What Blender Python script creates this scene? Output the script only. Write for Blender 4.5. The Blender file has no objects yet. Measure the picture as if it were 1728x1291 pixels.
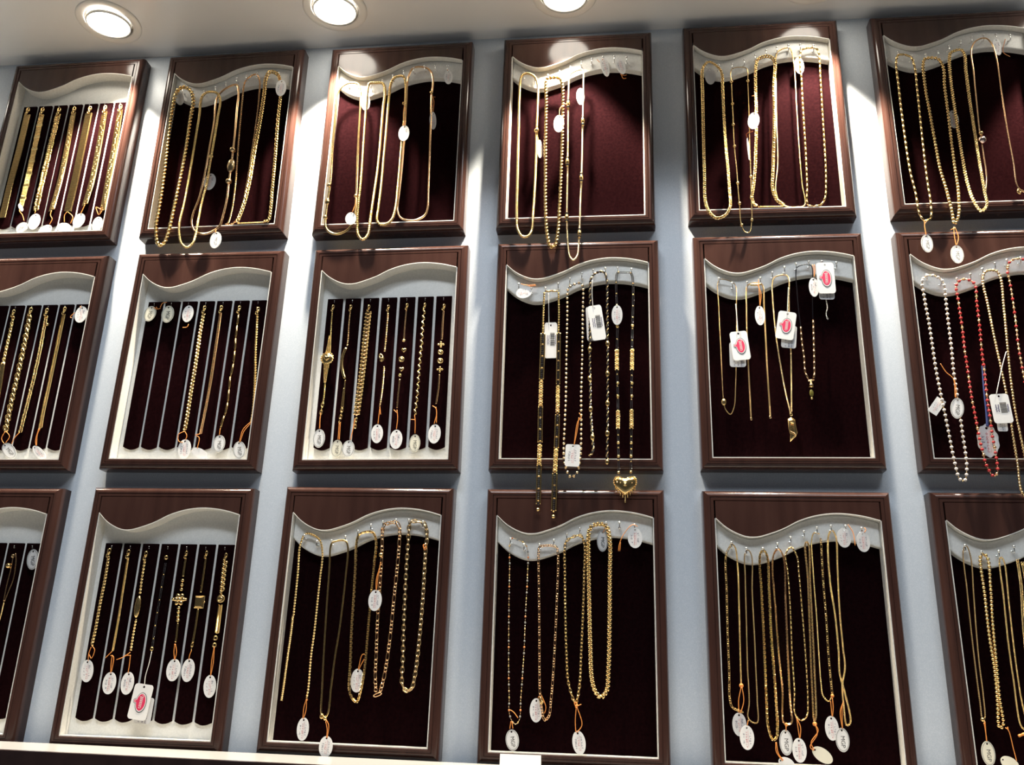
import bpy, bmesh, math, random
import numpy as np
from mathutils import Vector, Matrix

sc = bpy.context.scene
COL = sc.collection
R = math.radians

# ------------------------------------------------------------------ camera, world, light, exposure
cam_d = bpy.data.cameras.new('camera'); cam = bpy.data.objects.new('camera', cam_d); COL.objects.link(cam)
cam_d.sensor_fit = 'HORIZONTAL'; cam_d.sensor_width = 36.0; cam_d.lens = 31.2449
cam.location = (0.15074, -1.25661, -0.31438); cam.rotation_euler = (1.899438, -0.028728, 0.113277)
cam_d.clip_start = 0.01
sc.camera = cam
sc.view_settings.view_transform = 'Standard'; sc.view_settings.look = 'None'
sc.view_settings.gamma = 1.0; sc.view_settings.use_curve_mapping = False
sc.view_settings.exposure = -0.72

wd = bpy.data.worlds.new('shop_room'); sc.world = wd; wd.use_nodes = True
bg = wd.node_tree.nodes['Background']
bg.inputs[0].default_value = (0.72, 0.78, 0.88, 1); bg.inputs[1].default_value = 0.10

def area_light(name, loc, target, size, energy, color):
    d = bpy.data.lights.new(name, 'AREA'); d.shape = 'RECTANGLE'; d.size, d.size_y = size; d.energy = energy; d.color = color
    o = bpy.data.objects.new(name, d); COL.objects.link(o); o.location = loc
    o.rotation_euler = (Vector(target) - Vector(loc)).to_track_quat('-Z', 'Y').to_euler()
    return o
# the shop's own ceiling panels, behind and above the photographer; the last is added
area_light('unseen_overhead_light', (-0.3, -1.6, 2.0), (-0.1, 0.0, -0.1), (1.0, 0.3), 46.0, (0.86, 0.93, 1.0))
area_light('unseen_overhead_light', (1.1, -1.9, 2.1), (0.2, 0.0, -0.3), (1.0, 0.3), 33.0, (0.86, 0.93, 1.0))
area_light('unseen_overhead_light', (0.0, -1.3, 2.3), (0.0, -1.3, 0.0), (1.6, 0.5), 17.0, (0.95, 0.97, 1.0))  # added unseen lamp aimed at the floor, whose bounce brightens the ceiling
SPOT_W, SPOT_DEG, SPOT_BLEND, SPOT_COL = 115.0, 68.0, 0.45, (1.0, 0.88, 0.70)
LENS_GLOW = 30.0

# ------------------------------------------------------------------ materials
def mat(name, base, rough=0.5, metal=0.0, **k):
    m = bpy.data.materials.new(name); m.use_nodes = True
    b = m.node_tree.nodes['Principled BSDF']
    b.inputs['Base Color'].default_value = (*base, 1); b.inputs['Roughness'].default_value = rough; b.inputs['Metallic'].default_value = metal
    for kk, v in k.items():
        b.inputs[kk.replace('_', ' ')].default_value = v
    return m
def noise_color(m, c1, c2, scale, stretch=(1, 1, 1), detail=3.0, lo=0.35, hi=0.65, bump=0.0, bscale=None):
    nt = m.node_tree; n = nt.nodes; l = nt.links; b = n['Principled BSDF']
    tc = n.new('ShaderNodeTexCoord'); mp = n.new('ShaderNodeMapping'); mp.inputs['Scale'].default_value = stretch
    nz = n.new('ShaderNodeTexNoise'); nz.inputs['Scale'].default_value = scale; nz.inputs['Detail'].default_value = detail
    rp = n.new('ShaderNodeValToRGB'); rp.color_ramp.elements[0].position = lo; rp.color_ramp.elements[1].position = hi
    rp.color_ramp.elements[0].color = (*c1, 1); rp.color_ramp.elements[1].color = (*c2, 1)
    l.new(tc.outputs['Object'], mp.inputs[0]); l.new(mp.outputs[0], nz.inputs['Vector']); l.new(nz.outputs['Fac'], rp.inputs[0]); l.new(rp.outputs[0], b.inputs['Base Color'])
    if bump:
        bp = n.new('ShaderNodeBump'); bp.inputs['Strength'].default_value = bump; bp.inputs['Distance'].default_value = 0.0006
        if bscale:
            n2 = n.new('ShaderNodeTexNoise'); n2.inputs['Scale'].default_value = bscale; n2.inputs['Detail'].default_value = 2
            l.new(tc.outputs['Object'], n2.inputs['Vector']); l.new(n2.outputs['Fac'], bp.inputs['Height'])
        else:
            l.new(nz.outputs['Fac'], bp.inputs['Height'])
        l.new(bp.outputs[0], b.inputs['Normal'])
    return m
M = {}
M['wall'] = noise_color(mat('pearl_wall_panel', (.7, .72, .76), .3), (.62, .68, .745), (.72, .77, .83), 900, detail=1, lo=.45, hi=.72)
M['ceiling'] = mat('gloss_white_soffit', (.72, .715, .71), .2)
M['laminate'] = noise_color(mat('brown_laminate', (.06, .02, .018), .15, Specular_IOR_Level=0.38), (.037, .0165, .0130), (.054, .0250, .0195), 60, (1, 1, .12), 4, .3, .7, bump=.05, bscale=900)
M['velvet'] = noise_color(mat('maroon_velvet', (.02, .004, .006), 1.0, Sheen_Weight=0.03, Sheen_Roughness=0.5, Sheen_Tint=(.5, .06, .08, 1), Specular_IOR_Level=0.0), (.0043, .0014, .0018), (.0074, .0022, .0027), 240, detail=3, bump=.3, bscale=1600)
M['lining'] = noise_color(mat('cream_lining', (.72, .70, .64), .45), (.68, .66, .60), (.76, .74, .69), 300)
M['rail'] = noise_color(mat('white_leatherette', (.74, .74, .71), .42), (.70, .70, .67), (.77, .77, .74), 400, bump=.12, bscale=1500)
M['steel'] = mat('chrome', (.90, .89, .86), .2, 1.0)
def gold(name, c, r): return noise_color(mat(name, c, r, 1.0), tuple(x * .86 for x in c), tuple(min(1, x * 1.08) for x in c), 420, detail=2)
M['gold'] = gold('yellow_gold', (.90, .63, .27), .2)
M['gold_red'] = gold('warm_gold', (.92, .58, .31), .2)
M['champagne'] = gold('champagne_gold', (.95, .70, .40), .22)
M['antique'] = gold('antique_gold', (.74, .53, .28), .24)
M['dark_gold'] = gold('dark_gold', (.42, .28, .13), .3)
M['silver'] = gold('silver_metal', (.80, .76, .68), .22)
M['rose'] = gold('rose_pearl', (.95, .72, .62), .12)
M['copper'] = mat('orange_thread', (.74, .27, .06), .45)
M['white_thread'] = mat('white_thread', (.75, .73, .68), .7)
M['blue_thread'] = mat('blue_thread', (.02, .04, .16), .7)
M['black'] = mat('black_bead', (.012, .010, .012), .12)
M['grey_bead'] = mat('grey_bead', (.28, .27, .25), .2)
M['orange_bead'] = mat('orange_bead', (.75, .25, .08), .25)
M['red'] = mat('red_bead', (.45, .03, .03), .15, Coat_Weight=.5)
M['pearl'] = mat('pearl_bead', (.80, .72, .66), .18, Coat_Weight=.6, Sheen_Weight=.2)
M['olive'] = mat('olive_stone', (.16, .14, .03), .12)
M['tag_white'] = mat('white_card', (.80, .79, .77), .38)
M['tag_grey_shaded'] = mat('grey_and_shaded_card', (.58, .58, .58), .38)  # grey slips, and white tags in shade: their shade is put into the colour
M['tag_cream'] = mat('cream_card', (.78, .74, .60), .30)
M['ink'] = mat('dark_ink', (.05, .05, .055), .5)
M['ink_blue'] = mat('blue_ink', (.13, .12, .19), .6)
M['ink_red'] = mat('red_ink', (.55, .16, .18), .6)
M['rim'] = mat('grey_print', (.30, .31, .30), .5)
M['pink'] = mat('pink_print', (.68, .03, .10), .4)
M['white_gloss'] = mat('white_gloss', (.42, .41, .395), .25)
M['dark_front'] = noise_color(mat('dark_cabinet', (.03, .014, .012), .35), (.022, .010, .009), (.035, .017, .015), 40)
M['floor'] = noise_color(mat('pale_floor_tile', (.6, .57, .52), .25), (.68, .65, .60), (.74, .71, .66), 6)
M['fix'] = mat('satin_white_metal', (.74, .72, .68), .35)
M['gap'] = mat('dark_gap', (.10, .09, .08), .5)
lens = mat('lit_lens', (1, 1, 1), .4); lb = lens.node_tree.nodes['Principled BSDF']
lb.inputs['Emission Color'].default_value = (1.0, .93, .80, 1); lb.inputs['Emission Strength'].default_value = LENS_GLOW
M['lens'] = lens

# ------------------------------------------------------------------ object helpers
def link(o): COL.objects.link(o); return o
def empty(name, loc, label, cat, group=None, rot=0.0):
    o = link(bpy.data.objects.new(name, None)); o.empty_display_size = .01; o.location = loc; o.rotation_euler = (0, rot, 0)
    o['label'] = label; o['category'] = cat
    if group: o['group'] = group
    return o
def part(name, me, parent, kind=None, label=None, loc=None):
    o = link(bpy.data.objects.new(name, me)); o.parent = parent
    if loc: o.location = loc
    if kind: o['kind'] = kind
    if label: o['label'] = label
    return o
class MB:                                   # mesh builder: verts in metres, faces, one material index per face
    def __init__(s): s.v = []; s.f = []; s.m = []; s.sm = []; s.n = 0; s.mats = []
    def mi(s, name):
        if name not in s.mats: s.mats.append(name)
        return s.mats.index(name)
    def add(s, verts, faces, mname, smooth=True):
        verts = np.asarray(verts, float); s.v.append(verts); k = s.mi(mname)
        for f in faces: s.f.append(tuple(i + s.n for i in f))
        s.m += [k] * len(faces); s.sm += [smooth] * len(faces); s.n += len(verts)
    def mesh(s, name, scale=.001):
        me = bpy.data.meshes.new(name)
        me.from_pydata((np.concatenate(s.v) * scale).tolist(), [], s.f)
        for n in s.mats: me.materials.append(M[n])
        me.polygons.foreach_set('material_index', s.m); me.polygons.foreach_set('use_smooth', s.sm); me.update()
        return me
# unit shapes; axes are (t along the chain, n across it, b out of the wall)
def U_ball(a=1, b=1, c=1, ns=8, nr=5):
    v = [(-.5 * a, 0, 0)]; f = []
    for i in range(1, nr):
        th = math.pi * i / nr
        for j in range(ns):
            ph = 2 * math.pi * j / ns; v.append((-.5 * a * math.cos(th), .5 * b * math.sin(th) * math.cos(ph), .5 * c * math.sin(th) * math.sin(ph)))
    v.append((.5 * a, 0, 0))
    for j in range(ns): f.append((0, 1 + (j + 1) % ns, 1 + j))
    for i in range(nr - 2):
        for j in range(ns):
            p = 1 + i * ns + j; q = 1 + i * ns + (j + 1) % ns; f.append((p, q, q + ns, p + ns))
    e = len(v) - 1; o = 1 + (nr - 2) * ns
    for j in range(ns): f.append((e, o + j, o + (j + 1) % ns))
    return np.array(v), f
def U_ring(L, W, r, ns=10, nr=5):
    v = []; f = []
    for i in range(ns):
        a = 2 * math.pi * i / ns; cx, cy = math.cos(a), math.sin(a)
        ex, ey = (L / 2 - r), (W / 2 - r)
        px, py = ex * math.copysign(abs(cx) ** .8, cx), ey * math.copysign(abs(cy) ** .8, cy)
        for j in range(nr):
            b = 2 * math.pi * j / nr; v.append((px + r * math.cos(b) * cx, py + r * math.cos(b) * cy, r * math.sin(b)))
    for i in range(ns):
        for j in range(nr):
            f.append((i * nr + j, ((i + 1) % ns) * nr + j, ((i + 1) % ns) * nr + (j + 1) % nr, i * nr + (j + 1) % nr))
    return np.array(v), f
def U_box(a, b, c, bev=.18):
    m = min(a, b, c) * bev; v = []; f = []
    for s, zz in ((1, -c / 2), (1, c / 2 - m), (0, c / 2)):
        k = 0 if s else m
        for x, y in ((-1, -1), (1, -1), (1, 1), (-1, 1)): v.append((x * (a / 2 - k), y * (b / 2 - k), zz))
    f = [(3, 2, 1, 0), (8, 9, 10, 11)]
    for r in (0, 4):
        for j in range(4): f.append((r + j, r + (j + 1) % 4, r + 4 + (j + 1) % 4, r + 4 + j))
    return np.array(v), f
def U_cyl(L, d, ns=8, bev=.2):
    v = []; f = []; R_ = d / 2
    for x, r in ((-L / 2, R_ * (1 - bev)), (-L / 2 + R_ * bev, R_), (L / 2 - R_ * bev, R_), (L / 2, R_ * (1 - bev))):
        for j in range(ns): a = 2 * math.pi * j / ns; v.append((x, r * math.cos(a), r * math.sin(a)))
    for i in range(3):
        for j in range(ns): f.append((i * ns + j, i * ns + (j + 1) % ns, (i + 1) * ns + (j + 1) % ns, (i + 1) * ns + j))
    f.append(tuple(range(ns))[::-1]); f.append(tuple(3 * ns + j for j in range(ns)))
    return np.array(v), f
def spline(pts, closed, step=1.0):
    P = np.array(pts, float); n = len(P); out = []
    segs = n if closed else n - 1
    for i in range(segs):
        p1, p2 = P[i], P[(i + 1) % n]
        p0 = P[i - 1] if (closed or i > 0) else 2 * p1 - p2
        p3 = P[(i + 2) % n] if (closed or i + 2 < n) else 2 * p2 - p1
        d1 = max(np.linalg.norm(p1 - p0), 1e-6) ** .5; d2 = max(np.linalg.norm(p2 - p1), 1e-6) ** .5; d3 = max(np.linalg.norm(p3 - p2), 1e-6) ** .5
        m1 = (p1 - p0) / d1 - (p2 - p0) / (d1 + d2) + (p2 - p1) / d2; m2 = (p2 - p1) / d2 - (p3 - p1) / (d2 + d3) + (p3 - p2) / d3
        m1 *= d2; m2 *= d2
        for t in np.linspace(0, 1, 14)[:-1]:
            out.append((2 * t**3 - 3 * t**2 + 1) * p1 + (t**3 - 2 * t**2 + t) * m1 + (-2 * t**3 + 3 * t**2) * p2 + (t**3 - t**2) * m2)
    out.append(P[0] if closed else P[-1])
    return np.array(out)
def walk(curve, pitch, n=None):               # evenly spaced points and tangents along a 2-D curve
    d = np.concatenate([[0], np.cumsum(np.linalg.norm(np.diff(curve, axis=0), axis=1))]); L = d[-1]
    n = n or max(2, int(round(L / pitch))); s = (np.arange(n) + .5) * L / n
    p = np.stack([np.interp(s, d, curve[:, k]) for k in (0, 1)], 1)
    e = min(1.2, L / n); a = np.stack([np.interp(s - e, d, curve[:, k]) for k in (0, 1)], 1); b = np.stack([np.interp(s + e, d, curve[:, k]) for k in (0, 1)], 1)
    t = b - a; t /= np.maximum(np.linalg.norm(t, axis=1), 1e-9)[:, None]
    return p, t, L / n
def put(mb, unit, p, t, mname, off=(0, 0, 0), tilt=0.0, roll=0.0, smooth=True, y=0.0):
    v, f = unit; v = np.array(v)
    if roll: c, s = math.cos(roll), math.sin(roll); v = np.stack([v[:, 0], c * v[:, 1] - s * v[:, 2], s * v[:, 1] + c * v[:, 2]], 1)
    if tilt: c, s = math.cos(tilt), math.sin(tilt); v = np.stack([c * v[:, 0] - s * v[:, 1], s * v[:, 0] + c * v[:, 1], v[:, 2]], 1)
    v = v + np.array(off)
    tx, tz = t; nx, nz = -tz, tx
    mb.add(np.stack([p[0] + v[:, 0] * tx + v[:, 1] * nx, y - v[:, 2], p[1] + v[:, 0] * tz + v[:, 1] * nz], 1), f, mname, smooth)
def tube(mb, curve, rad, mname, closed, step, ns=8, helix=None, rib=None, flat=1.0, y=0.0):
    n0 = max(3, int(round(np.linalg.norm(np.diff(curve, axis=0), axis=1).sum() / step)))
    p, t, pitch = walk(curve, step, n0)
    nn = np.stack([-t[:, 1], t[:, 0]], 1); V = []; F = []
    for i in range(len(p)):
        r = rad; on = ob = 0.0
        if rib: r = rad * (1.0, .5 + rib * .5 + .06, rib, .5 + rib * .5 - .06)[i % 4]
        if helix:
            hr, hp, ph = helix; a = 2 * math.pi * (i * pitch / hp) + ph; on, ob = hr * math.cos(a), hr * math.sin(a)
        for j in range(ns):
            a = 2 * math.pi * j / ns; q = on + r * math.cos(a); b = ob + r * flat * math.sin(a)
            V.append((p[i, 0] + q * nn[i, 0], y - b, p[i, 1] + q * nn[i, 1]))
    N = len(p)
    for i in range(N if closed else N - 1):
        for j in range(ns):
            F.append((i * ns + j, i * ns + (j + 1) % ns, ((i + 1) % N) * ns + (j + 1) % ns, ((i + 1) % N) * ns + j))
    if not closed: F.append(tuple(range(ns))[::-1]); F.append(tuple((N - 1) * ns + j for j in range(ns)))
    mb.add(V, F, mname)
def heart_outline(w, h, n=22):
    o = []
    for i in range(n):
        a = 2 * math.pi * i / n; o.append((math.copysign(abs(math.sin(a)) ** 1.5, math.sin(a)) * .5 * w, (12.5 * math.cos(a) - 3.6 * math.cos(2 * a) - 1.2 * math.cos(3 * a) - .8 * math.cos(4 * a) + 1.6) / 28 * h))
    return o
def domed(mb, outline, depth, mname, rings=4, p=(0, 0), y=0.0, edge=.25):
    o = np.array(outline); c = o.mean(0); n = len(o); V = []; F = []
    for k in range(rings + 1):
        s = 1 - k / (rings + .0) * .92; hgt = depth * (edge + (1 - edge) * math.sqrt(max(0, 1 - s * s)))
        for x in o: q = c + (x - c) * s; V.append((p[0] + q[0], y - hgt, p[1] + q[1]))
    for x in o: V.append((p[0] + x[0], y, p[1] + x[1]))
    for k in range(rings):
        for i in range(n): F.append((k * n + i, k * n + (i + 1) % n, (k + 1) * n + (i + 1) % n, (k + 1) * n + i))
    F.append(tuple(rings * n + i for i in range(n))); b = (rings + 1) * n
    for i in range(n): F.append((b + i, b + (i + 1) % n, (i + 1) % n, i))
    F.append(tuple(b + i for i in range(n))[::-1])
    mb.add(V, F, mname)
UP = (0.0, 1.0)
STUFF = set('rope twist curb cable figaro boxc wheat beads beads2 pearls reds redgold multi duo blackgold ladder bars longbars leafs panther ribbed slant bark nugget meshband'.split())
def build(style, pts, d, mname, closed, asp=1.0, seed=0):
    """One piece of jewellery as a mesh, in millimetres of its tray's plane."""
    mb = MB(); rnd = random.Random(seed); P0 = pts[0]
    if len(pts) > 1: cv = spline(pts, closed)
    if style in ('smooth',): tube(mb, cv, d / 2, mname, closed, max(1.6, d * .5), 8, flat=.7)
    elif style == 'ribsnake': tube(mb, cv, d / 2, mname, closed, max(.55, d * .15), 8, rib=.66)
    elif style in ('rope', 'twist', 'duo'):
        hp = d * (1.9 if style == 'rope' else 2.4); m2 = 'black' if style == 'duo' else mname
        for k in (0, 1): tube(mb, cv, d * .28, (mname, m2)[k], False, hp / 9, 6, helix=(d * .24, hp, math.pi * k))
    elif style == 'curb':
        u = U_ring(d * 1.3, d, d * .2, 10, 5); p, t, _ = walk(cv, d * .74)
        for i in range(len(p)): put(mb, u, p[i], t[i], mname, roll=R(38 if i % 2 else 25), tilt=R(24))
    elif style == 'cable':
        u = U_ring(d * 1.55, d * 1.0, d * .17, 12, 5); p, t, _ = walk(cv, d * 1.02)
        for i in range(len(p)):
            rl = R(62 if i % 2 else -12); put(mb, u, p[i], t[i], mname, roll=rl)
            if d > 3: put(mb, U_ball(d * .95, d * .24, d * .24, 6, 4), p[i], t[i], mname, roll=rl)
    elif style == 'figaro':
        us = U_ring(d * 1.2, d, d * .17, 10, 5); ul = U_ring(d * 2.2, d, d * .17, 12, 5); p, t, st = walk(cv, d * .42); i = 0; k = 0
        while i < len(p):
            lg = k % 4 == 3; a = 2 if lg else 1
            j = min(i + a, len(p) - 1); put(mb, ul if lg else us, p[j], t[j], mname, roll=R(30 if k % 2 else -25)); i += 4 if lg else 2; k += 1
    elif style == 'boxc':
        u = U_box(d * .86, d * .8, d * .8); p, t, _ = walk(cv, d * .86)
        for i in range(len(p)): put(mb, u, p[i], t[i], mname, roll=R(45 if i % 2 else 0), smooth=False)
    elif style == 'wheat':
        u = U_ball(d * .95, d * .54, d * .56, 8, 5); p, t, _ = walk(cv, d * .40)
        for i in range(len(p)):
            s = 1 if i % 2 else -1; put(mb, u, p[i], t[i], mname, off=(0, s * d * .20, 0), tilt=R(-s * 24))
    elif style in ('beads', 'beads2', 'pearls', 'reds', 'redgold'):
        u = U_ball(d * .95, d, d, 10, 6); w = U_ball(d * .5, d * .55, d * .55, 6, 4); p, t, _ = walk(cv, d * (.5 if style == 'beads' else .8))
        small = {'beads': None, 'beads2': 'black', 'pearls': 'antique', 'reds': 'gold_red', 'redgold': 'gold_red'}[style]
        for i in range(len(p)):
            if i % 2:
                if small: put(mb, w, p[i], t[i], small)
                continue
            k = i // 2; m = mname
            if style == 'reds' and k % 5 == 4: m = 'gold_red'
            if style == 'redgold' and k % 3 != 1: m = 'gold_red'
            put(mb, u, p[i], t[i], m, smooth=style != 'beads2')
    elif style == 'multi':
        tube(mb, cv, d * .16, mname, closed, d * .8, 5); p, t, _ = walk(cv, d * 1.5); u = U_ball(d * 1.15, d, d, 8, 5); w = U_ball(d * .5, d * .6, d * .6, 6, 4)
        for i in range(len(p)): put(mb, u if i % 2 else w, p[i], t[i], ('gold', 'grey_bead', 'orange_bead', 'grey_bead', 'gold_red')[(i // 2) % 5] if i % 2 else mname)
    elif style == 'blackgold':
        u = U_ball(d * .42, d * .44, d * .44, 6, 4); g = U_ball(d * .5, d * .75, d * .7, 7, 4); p, t, _ = walk(cv, d * .46)
        for i in range(len(p)):
            if i % 9 == 8: put(mb, g, p[i], t[i], 'gold')
            else:
                for s in (-1, 1): put(mb, u, p[i], t[i], 'black', off=(0, s * d * .24, 0))
    elif style == 'ladder':
        p, t, _ = walk(cv, d * .42); u = U_ball(d * .38, d * .5, d * .46, 7, 4); nn = np.stack([-t[:, 1], t[:, 0]], 1)
        for i in range(len(p)): put(mb, u, p[i], t[i], 'black' if i % 6 else 'gold')
        for s in (-1, 1): tube(mb, p + s * d * .38 * nn, d * .16, mname, False, d * .3, 6)
    elif style in ('bars', 'longbars'):
        L = d * (2.6 if style == 'bars' else 5.2); p, t, st = walk(cv, L); u = U_cyl(st * .86, d * .9, 8); w = U_ball(d * .5, d * .55, d * .55, 6, 4)
        for i in range(len(p)):
            put(mb, u, p[i], t[i], mname); put(mb, w, p[i] + t[i] * st * .5, t[i], mname)
    elif style == 'leafs':
        u = U_ball(d * 1.7, d * .75, d * .5, 8, 5); p, t, _ = walk(cv, d * 1.75)
        for i in range(len(p)): put(mb, u, p[i], t[i], mname, tilt=R(28), roll=R(20)); put(mb, U_ball(d * .5, d * .35, d * .35, 6, 4), p[i] + t[i] * d * .87, t[i], mname)
    elif style == 'panther':
        u = U_box(d * .46, d * .42, d * .3, .35); p, t, _ = walk(cv, d * .56)
        for i in range(len(p)):
            for s in (-1, 1): put(mb, u, p[i], t[i], mname, off=(0, s * d * .25, 0), tilt=R(s * 12), smooth=False)
            put(mb, U_ball(d * .26, d * .5, d * .22, 6, 4), p[i] + t[i] * d * .28, t[i], 'gold_red')
    elif style in ('ribbed', 'slant', 'bark', 'meshband', 'nugget'):
        tube(mb, cv, d * .44, mname, False, 4, 8, flat=.16)
        if style == 'nugget':
            p, t, _ = walk(cv, d * .26)
            for i in range(len(p)):
                for s in (-.28, .28): put(mb, U_ball(d * .5, d * .42, d * .32, 7, 4), p[i], t[i], mname, off=(rnd.uniform(-.1, .1) * d, (s + rnd.uniform(-.07, .07)) * d, d * .05), tilt=rnd.uniform(-1, 1))
        elif style == 'meshband':
            p, t, _ = walk(cv, d * .3); u = U_box(d * .24, d * .42, d * .2, .3)
            for i in range(len(p)):
                for s in (-1, 1): put(mb, u, p[i], t[i], mname, off=(0, s * d * .22, d * .04), tilt=R(s * 28), smooth=False)
        else:
            ang = {'ribbed': 0, 'slant': 38, 'bark': 0}[style]; p, t, _ = walk(cv, d * (.16 if style == 'ribbed' else .2))
            for i in range(len(p)):
                if style == 'bark' and i % 11 in (9, 10):
                    put(mb, U_box(d * .2, d * .98, d * .24), p[i], t[i], mname, smooth=False); continue
                if style == 'bark':
                    for s in (-.3, 0, .3): put(mb, U_ball(d * .34, d * .3, d * .26, 6, 4), p[i], t[i], mname, off=(rnd.uniform(-.06, .06) * d, s * d, d * .05), tilt=rnd.uniform(-1, 1))
                else:
                    put(mb, U_box(d * .13, d * (1.0 if style == 'ribbed' else 1.12), d * .24, .4), p[i], t[i], mname, off=(0, 0, d * .02), tilt=R(ang), smooth=False)
                    if style == 'slant' and i % 2: put(mb, U_ball(d * .3, d * .3, d * .2, 6, 4), p[i], t[i], mname, off=(0, rnd.uniform(-.25, .25) * d, d * .1))
    elif style == 'plate':
        tube(mb, cv, d * .5, mname, False, 4, 8, flat=.3)
    elif style == 'ornate':
        p, t, st = walk(cv, d * .5)
        for i in range(len(p)):
            put(mb, U_cyl(st * .7, d * (.72 if i % 2 else .95), 10, .25), p[i], t[i], mname)
            for s in (-1, 1): put(mb, U_ball(d * .32, d * .32, d * .32, 6, 4), p[i], t[i], mname, off=(st * .5, s * d * .3, d * .22))
    elif style == 'filigree':
        p, t, st = walk(cv, d * .12); n = len(p)
        for i in range(n):
            x = abs(i / (n - 1) - .5) * 2; w = d * (.28 + .62 * (1 - x) ** 1.1)
            put(mb, U_box(st * .8, w, d * .14, .4), p[i], t[i], mname, smooth=False)
            for s in (-.42, 0, .42): put(mb, U_ball(st * 1.0, st * 1.0, st * .9, 6, 4), p[i], t[i], mname, off=(0, s * w, d * .08))
    elif style == 'mclasp':
        d *= 1.3
        put(mb, U_ring(d * .85, d * .5, d * .085, 10, 5), P0, UP, mname, off=(d * .22, -d * .1, d * .1), roll=R(25)); put(mb, U_ring(d * .6, d * .5, d * .085, 10, 5), P0, UP, mname, off=(-d * .32, d * .05, d * .1), roll=R(-20))
        put(mb, U_ball(d * .3, d * .3, d * .3, 6, 4), P0, UP, mname, off=(d * .05, -d * .2, d * .15))
    elif style == 'ring': put(mb, U_ring(d, d * .9, d * .16, 12, 6), P0, UP, mname, roll=R(20))
    elif style == 'torus2':
        put(mb, U_ring(d * 1.1, d * .7, d * .13, 12, 6), P0, UP, mname, off=(d * .12, d * .08, 0), tilt=R(25)); put(mb, U_ring(d * .8, d * .6, d * .13, 12, 6), P0, UP, mname, off=(-d * .25, -d * .08, d * .06), tilt=R(-35), roll=R(25))
    elif style == 'ball': put(mb, U_ball(d, d, d, 12, 8), P0, UP, mname)
    elif style in ('oval', 'leaf'):
        put(mb, U_ball(d * asp, d, d * .7, 12, 8), P0, UP, mname)
        for s in (-.6, -.3, 0, .3, .6): put(mb, U_ring(d * .16, d * math.sqrt(1 - s * s) * 1.04, d * .05, 10, 4), P0, UP, mname, off=(s * d * asp * .5, 0, d * .1))
    elif style == 'barrel':
        put(mb, U_cyl(d * 1.5, d * .95, 12, .35), P0, UP, mname)
        for s in (-1, 1): put(mb, U_cyl(d * .28, d * 1.0, 12), P0, UP, 'black', off=(s * d * .95, 0, 0)); put(mb, U_ball(d * .4, d * .75, d * .75), P0, UP, mname, off=(s * d * 1.25, 0, 0))
    elif style == 'medal':
        put(mb, U_cyl(d * .18, d, 18, .3), P0, UP, mname, roll=0) if False else domed(mb, [(d / 2 * math.cos(2 * math.pi * i / 18), d / 2 * math.sin(2 * math.pi * i / 18)) for i in range(18)], d * .16, mname, p=P0, y=-d * .05)
        domed(mb, heart_outline(d * .55, d * .5), d * .14, mname, 3, P0, y=-d * .18)
        for i in range(16): a = 2 * math.pi * i / 16; put(mb, U_ball(d * .13, d * .13, d * .13, 6, 4), (P0[0] + d * .5 * math.cos(a), P0[1] + d * .5 * math.sin(a)), UP, mname, off=(0, 0, d * .1))
    elif style == 'ovalring':
        put(mb, U_ring(d, d, d * .14, 14, 6), P0, UP, mname); put(mb, U_ball(d * .6, d * .6, d * .35, 10, 6), P0, UP, mname)
    elif style == 'heart': domed(mb, heart_outline(d, d), d * .3, mname, 4, P0)
    elif style in ('cross', 'flower'):
        n = 4 if style == 'cross' else 6
        for i in range(n):
            a = 2 * math.pi * i / n + (0 if n == 4 else R(30)); put(mb, U_ball(d * .42, d * .36, d * .25, 8, 5), (P0[0] + d * .3 * math.sin(a), P0[1] + d * .3 * math.cos(a)), (math.sin(a), math.cos(a)), mname)
        put(mb, U_ball(d * .36, d * .36, d * .4, 8, 5), P0, UP, mname)
        if n == 6:
            for s in (-1, 1): put(mb, U_ball(d * .24, d * .3, d * .25, 8, 5), P0, UP, mname, off=(0, s * d * .5, 0))
    elif style == 'square':
        put(mb, U_box(d * 1.25, d, d * .2, .4), P0, UP, mname, smooth=False); put(mb, U_box(d * .95, d * .72, d * .1, .3), P0, UP, mname, off=(0, 0, d * .12), smooth=False); put(mb, U_ball(d * .2, d * .2, d * .2, 8, 5), P0, UP, mname, off=(0, -d * .55, 0))
    elif style == 'heartpend':
        domed(mb, heart_outline(d * .92, d * .78), d * .17, mname, 6, P0); o = heart_outline(d * .92, d * .78, 34)
        for x, z in o: put(mb, U_ball(d * .055, d * .055, d * .055, 6, 4), (P0[0] + x, P0[1] + z), UP, mname, off=(0, 0, d * .05))
        put(mb, U_ring(d * .17, d * .17, d * .03, 12, 5), P0, UP, mname, off=(0, 0, d * .18)); put(mb, U_ball(d * .1, d * .1, d * .1), P0, UP, mname, off=(0, 0, d * .18))
        for s in (-1, 1):
            for k in range(5): a = R(40 + 62 * k); put(mb, U_ball(d * .06, d * .06, d * .06, 6, 4), (P0[0] + s * d * .23 + d * .13 * math.cos(a), P0[1] + d * .16 + d * .1 * math.sin(a)), UP, mname, off=(0, 0, d * .14))
        for k in range(-4, 5):
            x = k * d * .095; z = -d * .40 + abs(k) * d * .075; L = d * (.26 - .03 * abs(k))
            put(mb, U_ball(d * .05, d * .05, d * .05, 6, 4), (P0[0] + x, P0[1] + z), UP, mname); put(mb, U_ball(d * .09, d * .07, d * .06, 6, 4), (P0[0] + x, P0[1] + z - L * .32), UP, mname); put(mb, U_ball(d * .1, d * .055, d * .055, 6, 4), (P0[0] + x, P0[1] + z - L * .62), UP, mname)
        put(mb, U_ball(d * .14, d * .08, d * .08, 8, 5), (P0[0], P0[1] - d * .64), UP, mname)
    elif style == 'wing':
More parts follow.
